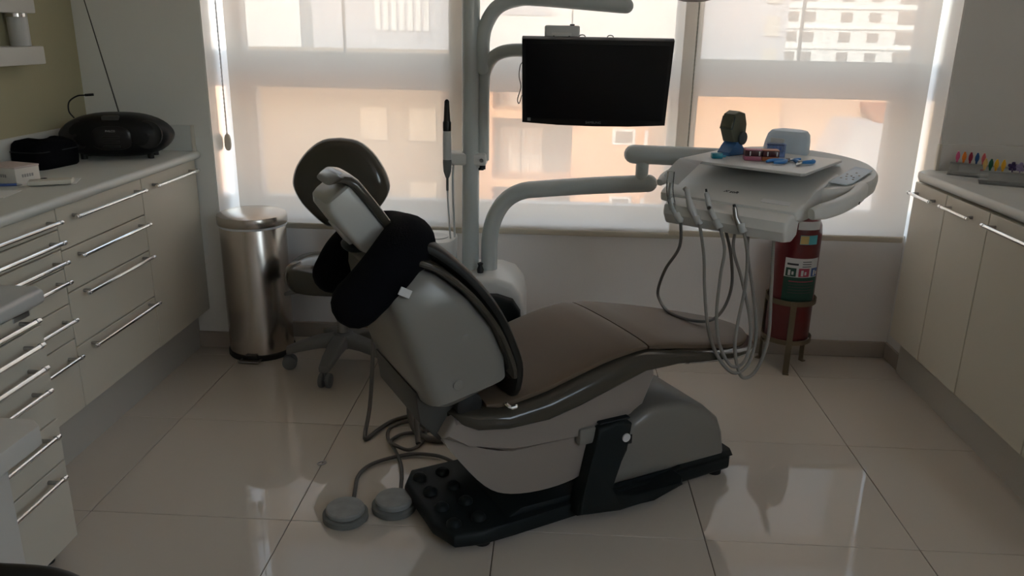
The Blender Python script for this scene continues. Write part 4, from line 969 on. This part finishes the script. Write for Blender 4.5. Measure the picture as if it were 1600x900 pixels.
handpiece('rightmost handpiece in the holder, short with a dark tip', .075, (.045, -.368, .868), [(.134, -.385, .732), (.156, -.43, .644), (.173, -.50, .544), (.188, -.53, .473), (.205, -.50, .389), (.227, -.45, .401), (.236, -.405, .492), (.212, -.36, .619), (.176, -.29, .741), (.17, -.275, .785)], 'scaler')

# ------------------------------------------------------------------ on the tray
def on_tray(name, label, cat, X, Y, rz=0.0):
    c, s_ = math.cos(DA), math.sin(DA)
    return thing(name, label, cat, (2.05 + X * c - Y * s_, .80 + X * s_ + Y * c, .9765), DA + rz)
t = on_tray('dispenser', 'smoky round dispenser on a dark blue base standing on the tray', 'dispenser', -.115, -.015, R(78))
bm = BM(); prism(bm, [(-.045, 0), (.045, 0), (.045, .018), (.025, .026), (.018, .045), (-.012, .045), (-.022, .03), (-.045, .012)], -.026, .026, 'Y', bev=.003); obj('base', bm, 'blue_plastic', t)
bm = BM(); prism(bm, [(-.022, .046), (.012, .044), (.040, .078), (.041, .105), (.026, .142), (-.006, .150), (-.030, .140), (-.046, .098), (-.042, .085)], -.025, .025, 'Y', bev=.005, seg=3); dr = obj('drum', bm, 'smoke_plastic', t)
bm = BM(); prism(bm, [(-.0445, .090), (-.032, .133), (-.029, .132), (-.040, .090)], -.0262, .0262, 'Y', bev=.001); obj('flap', bm, 'smoke_dark', dr)
for s_ in (-1, 1):
    bm = BM(); cyl(bm, (.018, s_ * .024, .058), (.018, s_ * .033, .058), .023, seg=28, bev=.003); obj('side_wheel', bm, 'smoke_dark', t)
t = on_tray('teal_cutter', 'small teal plastic block lying in front of the dispenser', 'block', -.112, -.135, R(38))
obj('block', box(BM(), -.018, .018, -.013, .013, 0, .018, .003), 'teal_plastic', t); obj('tab', box(BM(), .016, .030, -.007, .007, .004, .010, .002), 'teal_plastic', t)
def crate(label, X, Y, m, wm):
    t = on_tray('bur_box', label, 'box', X, Y, R(32)); 
    obj('tray_base', box(BM(), -.0275, .0275, -.022, .022, 0, .014, .002), m, t)
    obj('window_body', box(BM(), -.027, .027, -.0215, .0215, .014, .033, .001), wm, t)
    obj('lid', box(BM(), -.0275, .0275, -.022, .022, .033, .036, .001), m, t)
    for k in range(5): obj('insert', box(BM(), -.020 + k * .010 - .002, -.020 + k * .010 + .002, -.0222, -.0214, .016, .030), 'label_white' if k % 3 == 1 else wm, t)
crate('small box with a pink base standing on the tray', -.012, -.078, 'pink_plastic', 'dark_red')
crate('small box with an orange base standing on the tray', .036, -.048, 'orange_plastic', 'dark_red')
t = on_tray('clear_box', 'translucent blue box behind the two small boxes on the tray', 'box', .018, .045, R(32))
obj('box_body', box(BM(), -.03, .03, -.02, .02, 0, .040, .002), 'blue_clear', t); obj('lid', box(BM(), -.031, .031, -.021, .021, .040, .046, .002), 'blue_clear', t)
for k in range(3): obj('insert', box(BM(), -.013 + k * .011, -.008 + k * .011, -.0212, -.02, .024, .036), 'label_blue', t)
def pliers(label, X, Y, rz, open_=.35):
    t = on_tray('pliers', label, 'pliers', X, Y, rz)
    for s_ in (-1, 1):
        bm = BM(); tube(bm, [(-.008, s_ * .002, .007), (-.03, s_ * .014, .007), (-.055, s_ * .020 * (1 + open_), .007), (-.085, s_ * .014 * (1 + open_), .007)], .006, seg=12, rl=lambda k: .0045 + .002 * math.sin(k * math.pi), ends='round'); obj('grip', bm, 'grip_blue', t)
        bm = BM(); tube(bm, [(-.010, s_ * .001, .007), (.01, s_ * .004, .007), (.045, s_ * .0012, .007)], .004, seg=10, rl=lambda k: .005 - .003 * k, ends='round'); obj('jaw', bm, 'chrome', t)
    bm = BM(); cyl(bm, (0, 0, .001), (0, 0, .014), .007, seg=16); obj('pivot', bm, 'nickel', t)
pliers('blue handled pliers lying beside the orange box', .098, -.045, R(73), .1)
pliers('blue handled pliers at the right end of the tray', .150, -.075, R(-83), .5)

# ------------------------------------------------------------------ foot pedals and floor hoses
def pedal(label, x, y, rz, cable):
    t = thing('foot_pedal', label, 'foot pedal', (x, y, 0), rz, group='round foot pedals beside the chair base')
    bm = BM(); lathe(bm, [(.062, 0), (.066, .004), (.066, .020), (.063, .023), (.056, .024)], 40); obj('base', bm, 'pedal', t)
    bm = BM(); lathe(bm, [(.055, .022), (.056, .026), (.056, .036), (.053, .040), (.03, .0415), (.001, .042)], 40); obj('disc', bm, 'pedal_top', t)
    c, s_ = math.cos(-rz), math.sin(-rz)
    loc = [((p[0] - x) * c - (p[1] - y) * s_, (p[0] - x) * s_ + (p[1] - y) * c, p[2]) for p in cable]
    bm = BM(); tube(bm, loc, .0062, seg=10); obj('cable', bm, 'hose_dark', t)
pedal('round grey foot pedal farther from the chair base', .757, .022, 0, [(.765, .08, .014), (.752, .16, .012), (.742, .235, .010), (.757, .30, .010), (.803, .35, .010), (.881, .392, .010), (.95, .395, .010), (1.0, .375, .012), (1.06, .32, .016)])
pedal('round grey foot pedal touching the studded foot plate', .889, .082, 0, [(.897, .14, .014), (.888, .20, .011), (.879, .26, .010), (.862, .33, .010), (.827, .415, .010), (.785, .50, .010), (.780, .575, .010), (.830, .625, .010), (.89, .60, .010), (.912, .53, .010), (.905, .46, .010), (.875, .400, .022), (.825, .425, .024), (.80, .47, .012), (.83, .53, .010), (.90, .555, .010), (1.0, .60, .010)])
hs_ = thing('suction_hose', 'thin grey hose hanging from the unit and curling on the floor', 'hose', (0, 0, 0))
bm = BM(); tube(bm, [(.655, .93, .42), (.66, .88, .33), (.675, .80, .25), (.690, .70, .16), (.700, .60, .07), (.701, .52, .018), (.712, .485, .010), (.737, .55, .010), (.775, .625, .010), (.83, .67, .010), (.90, .70, .012), (.98, .78, .02)], .0075, seg=10); obj('tube_run', bm, 'hose_dark', hs_)
hs_ = thing('drain_hose', 'thick dark hose running down behind the chair back', 'hose', (0, 0, 0))
bm = BM(); tube(bm, [(.735, .96, .40), (.755, .90, .30), (.79, .80, .19), (.825, .70, .10), (.850, .60, .035), (.89, .53, .014), (.94, .495, .014), (1.01, .50, .014)], .0125, seg=12); obj('tube_run', bm, 'hose_dark', hs_)
hs_ = thing('supply_hose', 'dark hose slanting along the back shell of the chair', 'hose', (0, 0, 0))
bm = BM(); tube(bm, [(.77, .93, .38), (.80, .82, .28), (.835, .70, .19), (.865, .60, .11), (.885, .52, .05), (.90, .46, .015)], .010, seg=12); obj('tube_run', bm, 'hose_dark', hs_)
t = thing('floor_drain_ring', 'tiny metal ring set in the floor joint', 'ring', (.600, .325, 0), R(50))
bm = BM(); tube(bm, [(.014, 0, .002), (.006, .008, .002), (-.010, .008, .002), (-.014, 0, .002), (-.006, -.008, .002), (.010, -.008, .002), (.014, 0, .002)], .0022, seg=8, smooth=4); obj('ring', bm, 'nickel', t)
